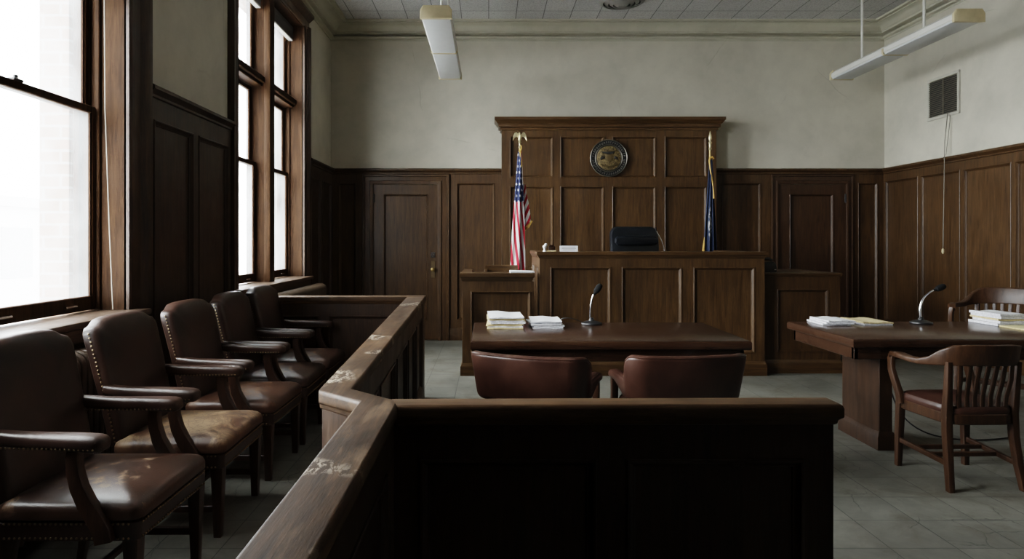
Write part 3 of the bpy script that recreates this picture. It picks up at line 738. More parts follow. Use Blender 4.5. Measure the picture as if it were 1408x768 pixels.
JL = ['brown leather armchair with scratched shiny seat, nearest of the jury row, cut by the frame',
      'brown leather armchair with badly cracked tan seat, second of the jury row',
      'brown leather armchair in the middle of the row of five, with worn seat',
      'brown leather armchair next to last in the jury row, fourth from the camera',
      'brown leather armchair at the far end of the jury row by the cross rail']
for i, y in enumerate((2.68, 3.43, 4.18, 4.865, 5.535)):
    c = jc if i == 0 else dup(jc)
    c.location = (-1.53, y, 0); c.rotation_euler.z = (0.0, 0.01, -0.015, 0.012, -0.01)[i]
    tag(c, JL[i], 'armchair', 'leather armchairs in the jury box')
    if i in (1, 2):
        for ch in c.children:
            if ch.name.split('.')[0] == 'seat':
                ch.data = ch.data.copy(); ch.data.materials[0] = M['leather_worn'] if i == 1 else leather('worn brown leather', (0.035, 0.016, 0.01), (0.095, 0.045, 0.028), 0.36, wear=0.6, wearcol=(0.22, 0.13, 0.08))

def barrel_chair():
    r = empty('barrel_chair')
    mb = MB(); loops = []; top_line = []
    def sm(a): a = max(0, min(1, a)); return a * a * (3 - 2 * a)
    # plan: flat curved back then arms forward
    plan = []
    for i in range(9): plan.append((0.30, 0.27 - i * 0.045))       # right arm, front to back
    for i in range(1, 9): a = i / 9 * PI / 2; plan.append((0.21 + 0.09 * math.cos(a), -0.09 - 0.10 * math.sin(a)))
    for i in range(0, 11): x = 0.21 - 0.042 * i; plan.append((x, -0.19 - 0.028 * (1 - (x / 0.21) ** 2)))
    plan += [(-x, y) for x, y in reversed(plan[:17])]
    n = len(plan)
    for i, (x, y) in enumerate(plan):
        p = Vector((x, y)); t = (Vector(plan[min(i + 1, n - 1)]) - Vector(plan[max(i - 1, 0)])).normalized()
        nr = Vector((t.y, -t.x)) * -1
        if nr.dot(p - Vector((0, 0.1))) < 0: nr = -nr
        hb = sm((-0.085 - y) / 0.075)          # 0 along the arms, 1 along the back
        top = 0.625 + 0.145 * hb - 0.02 * sm((y - 0.15) / 0.12); bot = 0.505 - 0.01 * hb + 0.055 * sm((y + 0.1) / 0.25)
        th = 0.034 if 0 < i < n - 1 else 0.02
        cz, hh = (top + bot) / 2, (top - bot) / 2
        lean = 0.05 * hb
        lp = []
        for a, b in rrect(th, hh if 0 < i < n - 1 else hh * 0.8, 0.028, 4):
            q = p + nr * (a + lean * (b / hh + 1) * 0.5)
            lp.append((q.x, q.y, cz + b))
        loops.append(lp)
        q = p + nr * (th * 0.72 + lean); top_line.append((q.x, q.y, top - 0.010))
    mb.loft(loops); b = mb.build('backrest', M['leather_red'], r, sharp=1.2)
    mb = MB(); mb.tube(top_line[1:-1], 0.0055, 6); mb.build('piping', M['leather_red'], b)
    mb = MB(); lv = []
    for ins, z in ((0.015, 0.37), (0, 0.385), (0, 0.42), (0.01, 0.445), (0.04, 0.46)): lv.append([(x, y, z) for x, y in rrect(0.265 - ins, 0.24 - ins, 0.08, 5, 0, 0.07)])
    for k, z in ((0.6, 0.47), (0.1, 0.474)): lv.append([(x * k, 0.07 + (y - 0.07) * k, z) for x, y in rrect(0.22, 0.2, 0.06, 5, 0, 0.07)])
    mb.loft(lv); mb.build('seat', M['leather_red'], r)
    mb = MB(); mb.loft([[(x, y, z) for x, y in rrect(0.25, 0.225, 0.06, 4, 0, 0.07)] for z in (0.31, 0.37)]); mb.build('seat_rail', M['chairleg'], r)
    for x in (0.292, -0.292):
        mb = MB(); mb.loft([[(x + a * k, 0.235 + b * k, z) for a, b in rrect(0.02, 0.022, 0.005, 2)] for k, z in ((0.75, 0), (1, 0.33), (1, 0.565))]); mb.build('leg', M['chairleg'], r)
    for x in (0.235, -0.235):
        mb = MB(); mb.loft([[(x * s + a * k, yy + b * k, z) for a, b in rrect(0.02, 0.02, 0.005, 2)] for s, k, yy, z in ((1.08, 0.75, -0.21, 0), (1, 1, -0.165, 0.33), (1, 1, -0.185, 0.52))]); mb.build('leg', M['chairleg'], r)
    return r
bc = barrel_chair(); bc.location = (0.29, 3.92, 0); bc.rotation_euler.z = -0.37
tag(bc, 'low brown leather barrel chair at the centre table, left one behind the paper piles', 'chair', 'barrel chairs at the centre table')
b2 = dup(bc); b2.location = (1.09, 3.93, 0); b2.rotation_euler.z = 0.10
tag(b2, 'low brown leather barrel chair at the centre table, right one beside the empty end', 'chair')

def oak_chair():
    r = empty('slat_back_armchair')
    # bow: one bent piece forming arms and crest
    pts = [(-0.245, 0.235, 0.675), (-0.262, 0.20, 0.70), (-0.272, 0.12, 0.703), (-0.275, 0.03, 0.697), (-0.270, -0.05, 0.697), (-0.258, -0.12, 0.712), (-0.238, -0.175, 0.738), (-0.20, -0.222, 0.757), (-0.14, -0.252, 0.762), (-0.07, -0.268, 0.764), (0, -0.273, 0.764)]
    hs = [0.010, 0.015, 0.016, 0.016, 0.018, 0.026, 0.046, 0.058, 0.060, 0.060, 0.060]
    ws_ = [0.022, 0.028, 0.030, 0.028, 0.024, 0.021, 0.018, 0.016, 0.015, 0.015, 0.015]
    P = pts + [(-x, y, z) for x, y, z in reversed(pts[:-1])]; H = hs + hs[-2::-1]; W = ws_ + ws_[-2::-1]
    mb = MB(); loops = []
    for i, p in enumerate(P):
        a, b = Vector(P[max(i - 1, 0)]), Vector(P[min(i + 1, len(P) - 1)]); t = b - a; t.z = 0; t.normalize()
        nr = Vector((t.y, -t.x, 0)); lp = []
        for u, v in rrect(W[i], H[i], min(W[i], H[i]) * 0.6, 3):
            lean = 0.012 * v / 0.06
            lp.append(tuple(Vector(p) + nr * (u) + Vector((0, -lean, v))))
        loops.append(lp)
    mb.loft(loops); mb.build('arm_bow', M['oak'], r, sharp=0.9)
    for s_ in (1, -1):
        mb = MB(); mb.sweep([(s_ * 0.250, 0.228, 0.688), (s_ * 0.256, 0.232, 0.66), (s_ * 0.262, 0.222, 0.60), (s_ * 0.258, 0.190, 0.53), (s_ * 0.248, 0.165, 0.46), (s_ * 0.243, 0.155, 0.40)], rrect(0.015, 0.022, 0.005, 2), (1, 0, 0), [1, 1, 1, 1.05, 1.1, 1.1])
        mb.build('arm_post', M['oak'], r)
    mb = MB(); lv = []
    def dsh(k, z): return [(x * k * (1.0 + 0.06 * (y / 0.22)), y * k, z) for x, y in rrect(0.232, 0.225, 0.10, 6)]
    mb.loft([dsh(0.98, 0.365), dsh(1.0, 0.37), dsh(1.0, 0.42), dsh(0.98, 0.425)]); mb.build('seat_rail', M['oak'], r)
    mb = MB(); mb.loft([dsh(0.97, 0.42), dsh(0.99, 0.43), dsh(0.985, 0.45), dsh(0.94, 0.466), dsh(0.8, 0.476), dsh(0.5, 0.482), dsh(0.1, 0.484)]); mb.build('seat', M['leather_red'], r)
    for s_ in (1, -1):
        mb = MB(); mb.loft([[(s_ * x + a * k, y + b * k, z) for a, b in rrect(0.021, 0.021, 0.005, 2)] for x, y, k, z in ((0.228, 0.205, 0.8, 0), (0.222, 0.20, 1, 0.25), (0.218, 0.195, 1.05, 0.42))]); mb.build('leg', M['oak'], r)
        mb = MB(); mb.loft([[(s_ * x + a * k, y + b * k, z) for a, b in rrect(0.02, 0.022, 0.005, 2)] for x, y, k, z in ((0.225, -0.245, 0.85, 0), (0.212, -0.215, 0.95, 0.15), (0.205, -0.195, 1.05, 0.3), (0.204, -0.19, 1.05, 0.42), (0.208, -0.205, 0.85, 0.58), (0.212, -0.215, 0.75, 0.72))]); mb.build('leg', M['oak'], r)
        mb = MB(); mb.sweep([(s_ * 0.225, 0.20, 0.165), (s_ * 0.212, -0.215, 0.145)], rrect(0.011, 0.015, 0.004, 2), (1, 0, 0)); mb.build('stretcher', M['oak'], r)
    for y, z in ((0.06, 0.158), (-0.06, 0.152)):
        mb = MB(); mb.box(-0.215, 0.215, y - 0.011, y + 0.011, z - 0.013, z + 0.013, 0.003); mb.build('stretcher', M['oak'], r)
    for i in range(7):
        x = -0.15 + i * 0.05; yt = -0.27 + 0.09 * (x / 0.2) ** 2 * 0.5
        mb = MB(); mb.sweep([(x * 0.92, -0.205, 0.41), (x * 0.97, -0.208, 0.52), (x * 1.03, -0.232, 0.62), (x * 1.06, yt + 0.008, 0.722)], rrect(0.0135, 0.006, 0.003, 2), (1, 0, 0)); mb.build('slat', M['oak'], r)
    return r
oc = oak_chair(); oc.scale = (0.94, 1, 1); oc.location = (2.78, 3.985, 0); oc.rotation_euler.z = 0.03
tag(oc, 'dark oak slat back armchair with red leather seat on near side of right table', 'chair', 'slat back armchairs at the right table')
o2 = dup(oc); o2.location = (4.36, 5.70, 0); o2.rotation_euler.z = PI - 0.91; o2.scale = (1.1, 1.1, 1.2)
tag(o2, 'dark oak slat back armchair behind the right table, mostly hidden by white papers', 'chair')
for ch in o2.children:
    pass

def judge_chair():
    r = empty('judge_chair', (1.79, 8.0, 0.424), 0.12, 'black leather high-backed swivel chair behind the judge bench', 'chair')
    mb = MB(); lv = []
    out = [(a, b) for a, b in rrect(0.30, 0.36, 0.09, 6, 0, 0.78)]
    def lp(k, y, dz=0): return [(a * k, y - 0.12 * ((0.78 + (b - 0.78) * k) - 0.42) * -1 * 0.9, 0.78 + (b - 0.78) * k + (0.018 * (1 - (a / 0.3) ** 2) if b > 0.9 else 0)) for a, b in out]
    mb.loft([lp(0.9, 0.14), lp(0.98, 0.135), lp(1, 0.12), lp(1, 0.07), lp(0.97, 0.05), lp(0.88, 0.04), lp(0.5, 0.035), lp(0.1, 0.033)]); b = mb.build('backrest', M['leather_black'], r)
    mb = MB(); mb.loft([[(x, -0.0 + 0.09 + 0.02 * 0 + y, z) for y, z in rrect(0.035, 0.06 * k, 0.03, 4, -0.02, 0.98)] for x, k in ((-0.26, 0.5), (-0.235, 0.9), (-0.1, 1), (0.1, 1), (0.235, 0.9), (0.26, 0.5))]); mb.build('head_cushion', M['leather_black'], b)
    mb = MB(); mb.loft([[(x, y, z) for x, y in rrect(0.28 - i, 0.27 - i, 0.07, 5, 0, -0.14)] for i, z in ((0.02, 0.36), (0, 0.38), (0, 0.44), (0.03, 0.47), (0.12, 0.48))]); mb.build('seat', M['leather_black'], r)
    for s_ in (1, -1):
        mb = MB(); mb.sweep([(s_ * 0.31, 0.06, 0.40), (s_ * 0.33, 0.04, 0.6), (s_ * 0.33, -0.05, 0.65), (s_ * 0.33, -0.3, 0.645)], rrect(0.03, 0.02, 0.015, 3), (1, 0, 0)); mb.build('armrest', M['black'], r)
    mb = MB(); mb.lathe([(0.03, 0.08), (0.03, 0.36)], 12); mb.build('column', M['black'], r)
    for i in range(5):
        a = i * 2 * PI / 5; e = (0.28 * math.cos(a), 0.28 * math.sin(a))
        mb = MB(); mb.sweep([(0, 0, 0.10), (e[0], e[1], 0.065)], rrect(0.022, 0.015, 0.005, 2)); leg = mb.build('leg', M['black'], r)
        mb = MB(); mb.lathe([(0.012, -0.02), (0.028, -0.018), (0.028, 0.018), (0.012, 0.02)], 12, (e[0], e[1], 0.028), 'X'); mb.build('caster', M['black'], leg)
judge_chair()

def witness_chair():
    r = empty('wooden_chair', (0.15, 7.62, 0.253), PI, 'plain wooden chair with a flat back board inside the witness stand', 'chair')
    mb = MB(); mb.loft([[(x, -0.20 - 0.02 * (1 - (x / 0.19) ** 2) + a, b) for a, b in rrect(0.01, 0.065, 0.008, 3, 0, 0.80)] for x in (-0.19, -0.12, -0.04, 0.04, 0.12, 0.19)]); mb.build('back_board', M['bench_x'], r)
    mb = MB(); mb.box(-0.21, 0.21, -0.2, 0.2, 0.41, 0.44, 0.008, 2); mb.build('seat', M['bench_x'], r)
    for x in (-0.18, 0.18):
        mb = MB(); mb.box(x - 0.018, x + 0.018, 0.15, 0.186, 0, 0.41, 0.003); mb.build('leg', M['bench'], r)
        mb = MB(); mb.box(x - 0.018, x + 0.018, -0.202, -0.166, 0, 0.82, 0.003); mb.build('leg', M['bench'], r)
witness_chair()

# ------------------------------------------------------------------ tables
TZ = 0.78
def table(name, x0, x1, y0, y1, legs, label):
    cx, cy = (x0 + x1) / 2, (y0 + y1) / 2
    r = empty(name, (cx, cy, 0), 0, label, 'table', 'long counsel tables')
    hx, hy = (x1 - x0) / 2, (y1 - y0) / 2
    mb = MB(); loops = []
    for d, z in ((0.012, TZ - 0.058), (0.004, TZ - 0.054), (0, TZ - 0.048), (0, TZ - 0.012), (0.004, TZ - 0.004), (0.01, TZ)):
        loops.append([(-hx + d, -hy + d, z), (hx - d, -hy + d, z), (hx - d, hy - d, z), (-hx + d, hy - d, z)])
    mb.loft(loops); mb.build('tabletop', M['table'], r)
    mb = MB(); i = 0.03
    mb.box(-hx + i, hx - i, -hy + 0.05, -hy + 0.08, TZ - 0.135, TZ - 0.055, 0.004); mb.box(-hx + i, hx - i, hy - 0.08, hy - 0.05, TZ - 0.135, TZ - 0.055, 0.004)
    mb.box(-hx + i, -hx + i + 0.03, -hy + 0.05, hy - 0.05, TZ - 0.135, TZ - 0.055, 0.004); mb.box(hx - i - 0.03, hx - i, -hy + 0.05, hy - 0.05, TZ - 0.135, TZ - 0.055, 0.004)
    mb.box(-hx + 0.06, hx - 0.06, -hy + 0.08, hy - 0.08, TZ - 0.08, TZ - 0.056)
    mb.build('apron', M['table'], r)
    for a, b in legs:
        mb = MB(); mb.box(a - cx, b - cx, -0.2, 0.27, 0.0, TZ - 0.08, 0.004); lg = mb.build('leg', M['table_leg'], r)
        mb = MB(); base_box(mb, a - cx, b - cx, -0.2, 0.27, 0.12); mb.build('plinth', M['table_leg'], lg)
    return r
table('counsel_table', -0.1125, 1.63, 4.14, 5.10, ((0.16, 0.25), (1.25, 1.34)), 'long dark polished table in the middle before the judge bench')
table('counsel_table', 2.30, 4.45, 4.22, 5.16, ((2.62, 2.71), (4.02, 4.11)), 'long dark polished table on the right beside the oak chairs')

# ------------------------------------------------------------------ papers
def sheet(name, mat, w, d, h, x, y, z, rz, label, cat, group=None, curl=0.0, edge=True, droop=0.0):
    """a stapled bundle of sheets or folder: bottom at z, thickness h."""
    mb = MB(); nx, ny = 6, 6
    def zz(u, v, t):
        c = curl * (max(0, v - 0.55) / 0.45) ** 2 * (1 - 0.8 * u) + droop * math.sin(u * 9 + x * 40) * 0.0022 * (0.4 + t)
        return z * 0 + h * t + c
    vv = {}
    for k in (0, 1):
        for i in range(nx + 1):
            for j in range(ny + 1):
                u, v = i / nx, j / ny
                vv[k, i, j] = mb.bm.verts.new(((u - 0.5) * w, (v - 0.5) * d, zz(u, v, k) * (1 if k else 1) + (0 if k else 0)))
    for k in (0, 1):
        for i in range(nx):
            for j in range(ny):
                q = [vv[k, i, j], vv[k, i + 1, j], vv[k, i + 1, j + 1], vv[k, i, j + 1]]
                mb.bm.faces.new(q if k else q[::-1])
    for i in range(nx):
        mb.bm.faces.new([vv[0, i, 0], vv[0, i + 1, 0], vv[1, i + 1, 0], vv[1, i, 0]]); mb.bm.faces.new([vv[0, i, ny], vv[1, i, ny], vv[1, i + 1, ny], vv[0, i + 1, ny]])
    for j in range(ny):
        mb.bm.faces.new([vv[0, 0, j], vv[1, 0, j], vv[1, 0, j + 1], vv[0, 0, j + 1]]); mb.bm.faces.new([vv[0, nx, j], vv[0, nx, j + 1], vv[1, nx, j + 1], vv[1, nx, j]])
    o = mb.build(name, mat); o.data.materials.append(M['paper_edge'] if mat is M['paper'] else M['card_edge'])
    for f in o.data.polygons:
        if abs(f.normal.z) < 0.5: f.material_index = 1
    o.location = (x, y, z); o.rotation_euler.z = rz
    return tag(o, label, cat, group)
def stack(cx, cy, w, d, kinds, hs, group, where, seed, curl=0.0, z=TZ + 0.0005):
    rn = random.Random(seed); n = len(kinds)
    names = {'p': ('paper_bundle', M['paper'], 'white paper bundle'), 'm': ('file_folder', M['manila'], 'cream card folder')}
    for i, (k, h) in enumerate(zip(kinds, hs)):
        nm, mt, wd = names[k]
        if i == n - 1: lb = wd + ' on top of ' + where
        elif i == 0: lb = wd + ' at the bottom of ' + where
        else: lb = None
        if lb is None:
            rank = sum(1 for q in range(1, i + 1) if kinds[q] == k); tot = sum(1 for q in range(1, n - 1) if kinds[q] == k)
            ords = ['first', 'second', 'third', 'fourth', 'fifth', 'sixth']
            lb = (wd + ' inside ' + where) if tot == 1 else '%s %s up inside %s' % (ords[rank - 1], wd, where)
        e = 1.04 if k == 'm' else 1.0
        sheet(nm, mt, w * e, d * e, h - 0.003, cx + rn.uniform(-0.013, 0.013), cy + rn.uniform(-0.013, 0.013), z, rn.uniform(-0.07, 0.07), lb, 'folder' if k == 'm' else 'papers', group, curl if i == n - 1 else 0.0, droop=1.0)
        z += h
stack(0.125, 4.87, 0.245, 0.31, 'mpmmppmmp', [0.009, 0.010, 0.008, 0.008, 0.013, 0.011, 0.008, 0.007, 0.010], 'files in the taller pile on the centre table', 'the taller pile on the centre table', 3, 0.018)
stack(0.41, 4.88, 0.215, 0.30, 'ppppp', [0.012, 0.011, 0.012, 0.010, 0.009], 'papers in the lower pile on the centre table', 'the lower white pile near the microphone', 5, 0.006)
stack(2.565, 5.03, 0.20, 0.28, 'ppp', [0.013, 0.014, 0.013], 'papers in the left pile on the right table', 'the left pile on the right table', 8)
stack(2.855, 5.06, 0.215, 0.30, 'pm', [0.014, 0.012], 'files beside the left pile on the right table', 'the tan pile on the right table', 11)
stack(3.815, 5.0, 0.225, 0.29, 'ppmpp', [0.02, 0.019, 0.014, 0.02, 0.018], 'papers in the tall pile on the right table', 'the tall pile by the hidden oak chair', 14)
sheet('file_folder', M['yellow'], 0.34, 0.40, 0.008, 3.875, 4.66, TZ + 0.0005, 0.0, 'pale yellow folder lying flat at the right edge of the right table', 'folder')
sheet('paper_bundle', M['paper'], 0.25, 0.17, 0.012, 0.35, 7.07, 1.0675, 0.06, 'white papers lying on the witness stand ledge', 'papers', curl=0.01)

# ------------------------------------------------------------------ microphones
def bez(p, n=14):
    P = [Vector(q) for q in p]; out = []
    for i in range(n + 1):
        t = i / n; a = [q.copy() for q in P]
        while len(a) > 1: a = [u.lerp(v, t) for u, v in zip(a, a[1:])]
        out.append(a[0])
    return out
def mic(loc, ctrl, cable, label):
    r = empty('microphone', loc, 0, label, 'microphone')
    mb = MB(); mb.lathe([(0.075, 0.0), (0.078, 0.005), (0.076, 0.012), (0.05, 0.022), (0.022, 0.028), (0.016, 0.045), (0.01, 0.05)], 28); mb.build('base', M['black'], r)
    pts = bez(ctrl); mb = MB(); mb.tube(pts, 0.0065, 8); mb.build('gooseneck', M['chrome'], r)
    d = (pts[-1] - pts[-2]).normalized(); e = pts[-1]
    mb = MB(); mb.tube([e - d * 0.005, e + d * 0.012, e + d * 0.02, e + d * 0.045, e + d * 0.07, e + d * 0.085, e + d * 0.09], 0.022, 14, [0.45, 0.55, 0.9, 1.05, 1.0, 0.7, 0.2]); mb.build('windscreen', M['foam'], r)
    if cable:
        mb = MB(); mb.tube(bez(cable, 20), 0.0035, 6); mb.build('cable', M['black'], r)
mic((0.766, 4.98, TZ), [(-0.01, 0, 0.04), (-0.012, 0, 0.12), (0.0, 0, 0.2), (0.02, 0, 0.225)], [(-0.06, 0.02, 0.01), (-0.14, 0.02, 0.05), (-0.22, 0.04, 0.06), (-0.24, 0.09, 0.004)], 'black gooseneck microphone on the centre table')
mic((3.25, 5.03, TZ), [(-0.005, 0, 0.04), (-0.02, 0, 0.16), (0.02, 0, 0.22), (0.1, 0, 0.25)], None, 'black gooseneck microphone bending right on the right table')
# judge's slim microphone
r = empty('microphone', (1.95, 7.45, 1.142), 0, 'slim bright gooseneck microphone in front of the black judge chair', 'microphone')
mb = MB(); mb.lathe([(0.05, 0), (0.05, 0.01), (0.02, 0.02), (0.01, 0.03)], 20); mb.build('base', M['black'], r)
mb = MB(); mb.tube(bez([(0, 0, 0.02), (0.02, 0, 0.2), (-0.02, 0, 0.26), (-0.085, 0, 0.37)]), 0.005, 8); mb.build('gooseneck', M['chrome'], r)
mb = MB(); mb.tube([(-0.083, 0, 0.367), (-0.09, 0, 0.395), (-0.09, 0, 0.41)], 0.008, 8, [0.8, 1, 0.5]); mb.build('windscreen', M['foam'], r)
# floor cable beneath the right table
mb = MB(); mb.tube(bez([(3.05, 5.15, 0.62), (3.05, 5.14, 0.2), (3.04, 4.95, -0.02), (3.02, 4.7, 0.008), (3.3, 4.6, 0.006), (3.7, 4.75, 0.006)], 24), 0.005, 6)
tag(mb.build('floor_cable', M['black']), 'thin black cable looping on the floor below the right table', 'cable')

# ------------------------------------------------------------------ bench-top items
r = empty('nameplate', (0.845, 7.05, 1.287), 0, 'small white lettered plate standing on the judge bench ledge', 'nameplate')
mb = MB(); mb.box(-0.095, 0.095, -0.004, 0.004, 0, 0.062, 0.001, mat=Matrix.Rotation(-0.2, 4, 'X')); mb.build('plate', M['paper'], r)
mb = MB()
for i, w in enumerate((0.07, 0.075, 0.06)): mb.box(-w, w, -0.0052, -0.0042, 0.044 - i * 0.014, 0.050 - i * 0.014, mat=Matrix.Rotation(-0.2, 4, 'X'))
mb.build('lettering', plain('grey lettering', (0.38, 0.38, 0.4), 0.7), r)
mb = MB(); mb.box(-0.08, 0.08, 0.0, 0.045, 0, 0.006); mb.build('foot', M['paper'], r)
r = empty('desk_ornament', (0.59, 7.06, 1.287), 0, 'small white ornament at the left corner of the judge bench ledge', 'ornament')
mb = MB(); mb.lathe([(0.02, 0), (0.022, 0.005), (0.012, 0.015), (0.01, 0.03), (0.02, 0.045), (0.024, 0.055), (0.018, 0.065), (0.004, 0.068)], 14); mb.ball((0.014, 0, 0.072), 0.017, 10); mb.build('figure', M['paper'], r)
r = empty('wooden_block', (0.665, 7.07, 1.287), 0, 'small dark brown block on a pale foot beside the white ornament', 'ornament')
mb = MB(); mb.box(-0.045, 0.045, -0.025, 0.025, 0, 0.014, 0.003); mb.build('foot', M['manila'], r)
mb = MB(); mb.box(-0.035, 0.035, -0.02, 0.02, 0.014, 0.058, 0.008, 2); mb.tube([(-0.02, 0, 0.062), (0.025, 0, 0.066)], 0.010, 10); mb.build('block', M['chairleg'], r)
r = empty('desk_telephone', (3.06, 7.42, 1.06), 0, 'small black boxy device on the low desk right of the bench', 'device')
mb = MB(); mb.loft([[(x, y, z) for x, y in rrect(0.10 - i, 0.09 - i, 0.015, 3)] for i, z in ((0, 0), (0, 0.06), (0.01, 0.10), (0.02, 0.11))]); mb.build('body', M['black'], r)
mb = MB(); mb.tube([(-0.09, 0.03, 0.122), (-0.06, 0.03, 0.14), (0.06, 0.03, 0.14), (0.09, 0.03, 0.122)], 0.018, 10); mb.build('handset', M['black'], r)
mb = MB(); mb.box(0.07, 0.088, -0.094, -0.088, 0.02, 0.03); mb.build('pale_spot', M['paper'], r)  # small pale block on the front of the device

# ------------------------------------------------------------------ flags
def drape(mb, H, w0, w1, ys, uvf, dx0=0.0, dx1=0.0, folds=3, amp=0.025, t0=0.0, nx=36, nz=30, zt=0.0, sag=0.0):
    """hanging cloth; returns after filling uv through uvf(s,t)."""
    uvl = mb.bm.loops.layers.uv.verify(); g = {}
    for j in range(nz + 1):
        t = j / nz; w = w0 + (w1 - w0) * (t ** 0.75)
        for i in range(nx + 1):
            s_ = i / nx
            x = (s_ - 0.5) * w + dx0 + (dx1 - dx0) * t + 0.004 * math.sin(t * 7 + s_ * 3)
            y = ys - amp * (0.35 + t) * math.sin(s_ * PI * 2 * folds + t * 1.2) - 0.05 * math.sin(s_ * PI) * (0.3 + 0.7 * t)
            g[i, j] = (mb.bm.verts.new((x, y, zt - H * t - sag * s_ * t)), (s_, t))
    for j in range(nz):
        for i in range(nx):
            ks = [(i, j), (i + 1, j), (i + 1, j + 1), (i, j + 1)]
            f = mb.bm.faces.new([g[k][0] for k in ks])
            for l, k in zip(f.loops, ks): l[uvl].uv = uvf(*g[k][1])
def flagpole(name, loc, top, label):
    r = empty(name, loc, 0, label, 'flag')
    mb = MB(); mb.tube([(0, 0, 0.05), (0, 0, top)], 0.0135, 12); mb.build('pole', M['brass'], r)
    mb = MB(); mb.lathe([(0.14, 0), (0.14, 0.012), (0.11, 0.03), (0.04, 0.05), (0.022, 0.09), (0.018, 0.11)], 24); mb.build('base', M['brass'], r)
    return r
fl = flagpole('national_flag', (0.405, 8.72, 0), 2.60, 'red white and blue striped flag with eagle finial left of bench')
mb = MB()
drape(mb, 1.60, 0.05, 0.20, -0.03, lambda s, t: (0.02 + t * 0.93, 1.0 - 0.02 - 0.50 * (s * 0.85 - 0.9 * t + 0.45)), -0.0, -0.03, 2, 0.014, zt=2.56)
drape(mb, 0.56, 0.03, 0.085, 0.03, lambda s, t: (0.5, 0.62 - 0.55 * t - 0.1 * s), 0.06, 0.105, 1, 0.012, nz=14, nx=12, zt=2.14, sag=-0.08)
mb.build('flag', M['usflag'], fl, sharp=3)
mb = MB(); mb.sweep([(0.062, 0.02, 1.555), (0.105, 0.005, 1.585), (0.15, 0.015, 1.665)], rrect(0.004, 0.02, 0.003, 2), (0, 1, 0)); mb.build('fringe', M['gold'], fl)
mb = MB(); mb.tube(bez([(0.01, -0.02, 2.64), (0.05, -0.04, 2.6), (-0.04, -0.05, 2.56), (0.03, -0.04, 2.45), (0.02, -0.04, 2.36)]), 0.008, 8); mb.tube([(0.005, -0.02, 2.60), (0.0, -0.035, 2.56), (0.015, -0.03, 2.52)], 0.02, 8, [0.5, 1, 0.4]); mb.build('cord', M['gold'], fl)
mb = MB(); mb.lathe([(0.012, 2.6), (0.02, 2.62), (0.012, 2.64), (0.014, 2.67), (0.024, 2.685), (0.012, 2.70)], 12)
mb.tube([(0, 0, 2.69), (0, -0.005, 2.72), (0, -0.01, 2.755), (0.004, -0.02, 2.785)], 0.024, 10, [0.5, 1.0, 0.8, 0.45]); mb.ball((-0.006, -0.028, 2.795), 0.015, 8); mb.tube([(-0.012, -0.035, 2.795), (-0.03, -0.04, 2.788)], 0.006, 6, [1, 0.2])
for s_ in (1, -1):
    mb.loft([[(s_ * x, -0.005 + y, z + h) for y, h in ((-0.006, 0), (0, b), (0.006, 0), (0, -b))] for x, y0, z, b in ((0.012, 0, 2.755, 0.02), (0.04, 0, 2.785, 0.03), (0.065, 0, 2.775, 0.034), (0.082, 0, 2.745, 0.03), (0.09, 0, 2.705, 0.012))])
mb.build('eagle_finial', M['gold_pale'], fl)
f2 = flagpole('state_flag', (2.885, 8.72, 0), 2.62, 'furled navy blue flag with spear finial at right end of bench')
mb = MB(); drape(mb, 1.50, 0.04, 0.19, -0.03, lambda s, t: (s, t), 0.0, -0.02, 3, 0.022, zt=2.45); mb.build('flag', M['blueflag'], f2, sharp=3)
mb = MB(); mb.tube([(-0.115, -0.06, 0.96), (-0.112, -0.055, 1.2), (-0.095, -0.05, 1.36), (-0.09, -0.05, 1.45)], 0.018, 8, [1, 1, 0.7, 0.2]); mb.build('fringe', M['gold'], f2)
mb = MB(); mb.tube(bez([(0.02, -0.02, 2.49), (-0.07, -0.05, 2.52), (0.0, -0.05, 2.3), (0.03, -0.05, 2.1), (0.028, -0.06, 1.95)]), 0.009, 8); mb.tube([(-0.01, -0.02, 2.47), (0.02, -0.03, 2.49), (0.04, -0.02, 2.47)], 0.012, 8); mb.build('cord', M['gold'], f2)
mb = MB(); mb.lathe([(0.014, 2.58), (0.022, 2.6), (0.014, 2.62), (0.016, 2.66), (0.024, 2.68), (0.012, 2.70), (0.022, 2.73), (0.018, 2.77), (0.003, 2.83)], 12); mb.build('spear_finial', M['gold_pale'], f2)

# ------------------------------------------------------------------ wall seal
r = empty('wall_seal', (1.648, YP, 2.535), 0, 'round bronze seal with dark lettered ring on the panelling above the judge', 'seal')
toY = Matrix.Rotation(PI / 2, 4, 'X')
mb = MB(); mb.lathe([(0.255, -0.002), (0.258, 0.014), (0.25, 0.02), (0.02, 0.02)], 64); mb.xform(toY); mb.build('disc', plain('dark bronze', (0.012, 0.012, 0.013), 0.45, 0.4), r)
for R_, t_ in ((0.25, 0.006), (0.185, 0.006), (0.17, 0.003)):
    mb = MB(); n = 64; mb.loft([[((R_ + a) * math.cos(2 * PI * i / n), (R_ + a) * math.sin(2 * PI * i / n), 0.02 + b) for i in range(n)] for a, b in ((-t_, -0.003), (-t_, 0.004), (0, 0.008), (t_, 0.004), (t_, -0.003))], False, False); mb.xform(toY); mb.build('ring', plain('pewter rim', (0.13, 0.12, 0.1), 0.4, 0.7), r)
mb = MB(); mb.lathe([(0.166, 0.018), (0.166, 0.026), (0.155, 0.03), (0.02, 0.032)], 48)
mb.xform(toY); rel = mb.build('relief', M['seal'], r)
mb = MB()   # shield, supporters, bird and ribbon in raised relief
mb.loft([[(x, z, d) for x, z in ((-0.05 * k, 0.045), (0.05 * k, 0.045), (0.05 * k, -0.015), (0.0, -0.065), (-0.05 * k, -0.015))] for k, d in ((1, 0.03), (1, 0.04), (0.85, 0.044))])
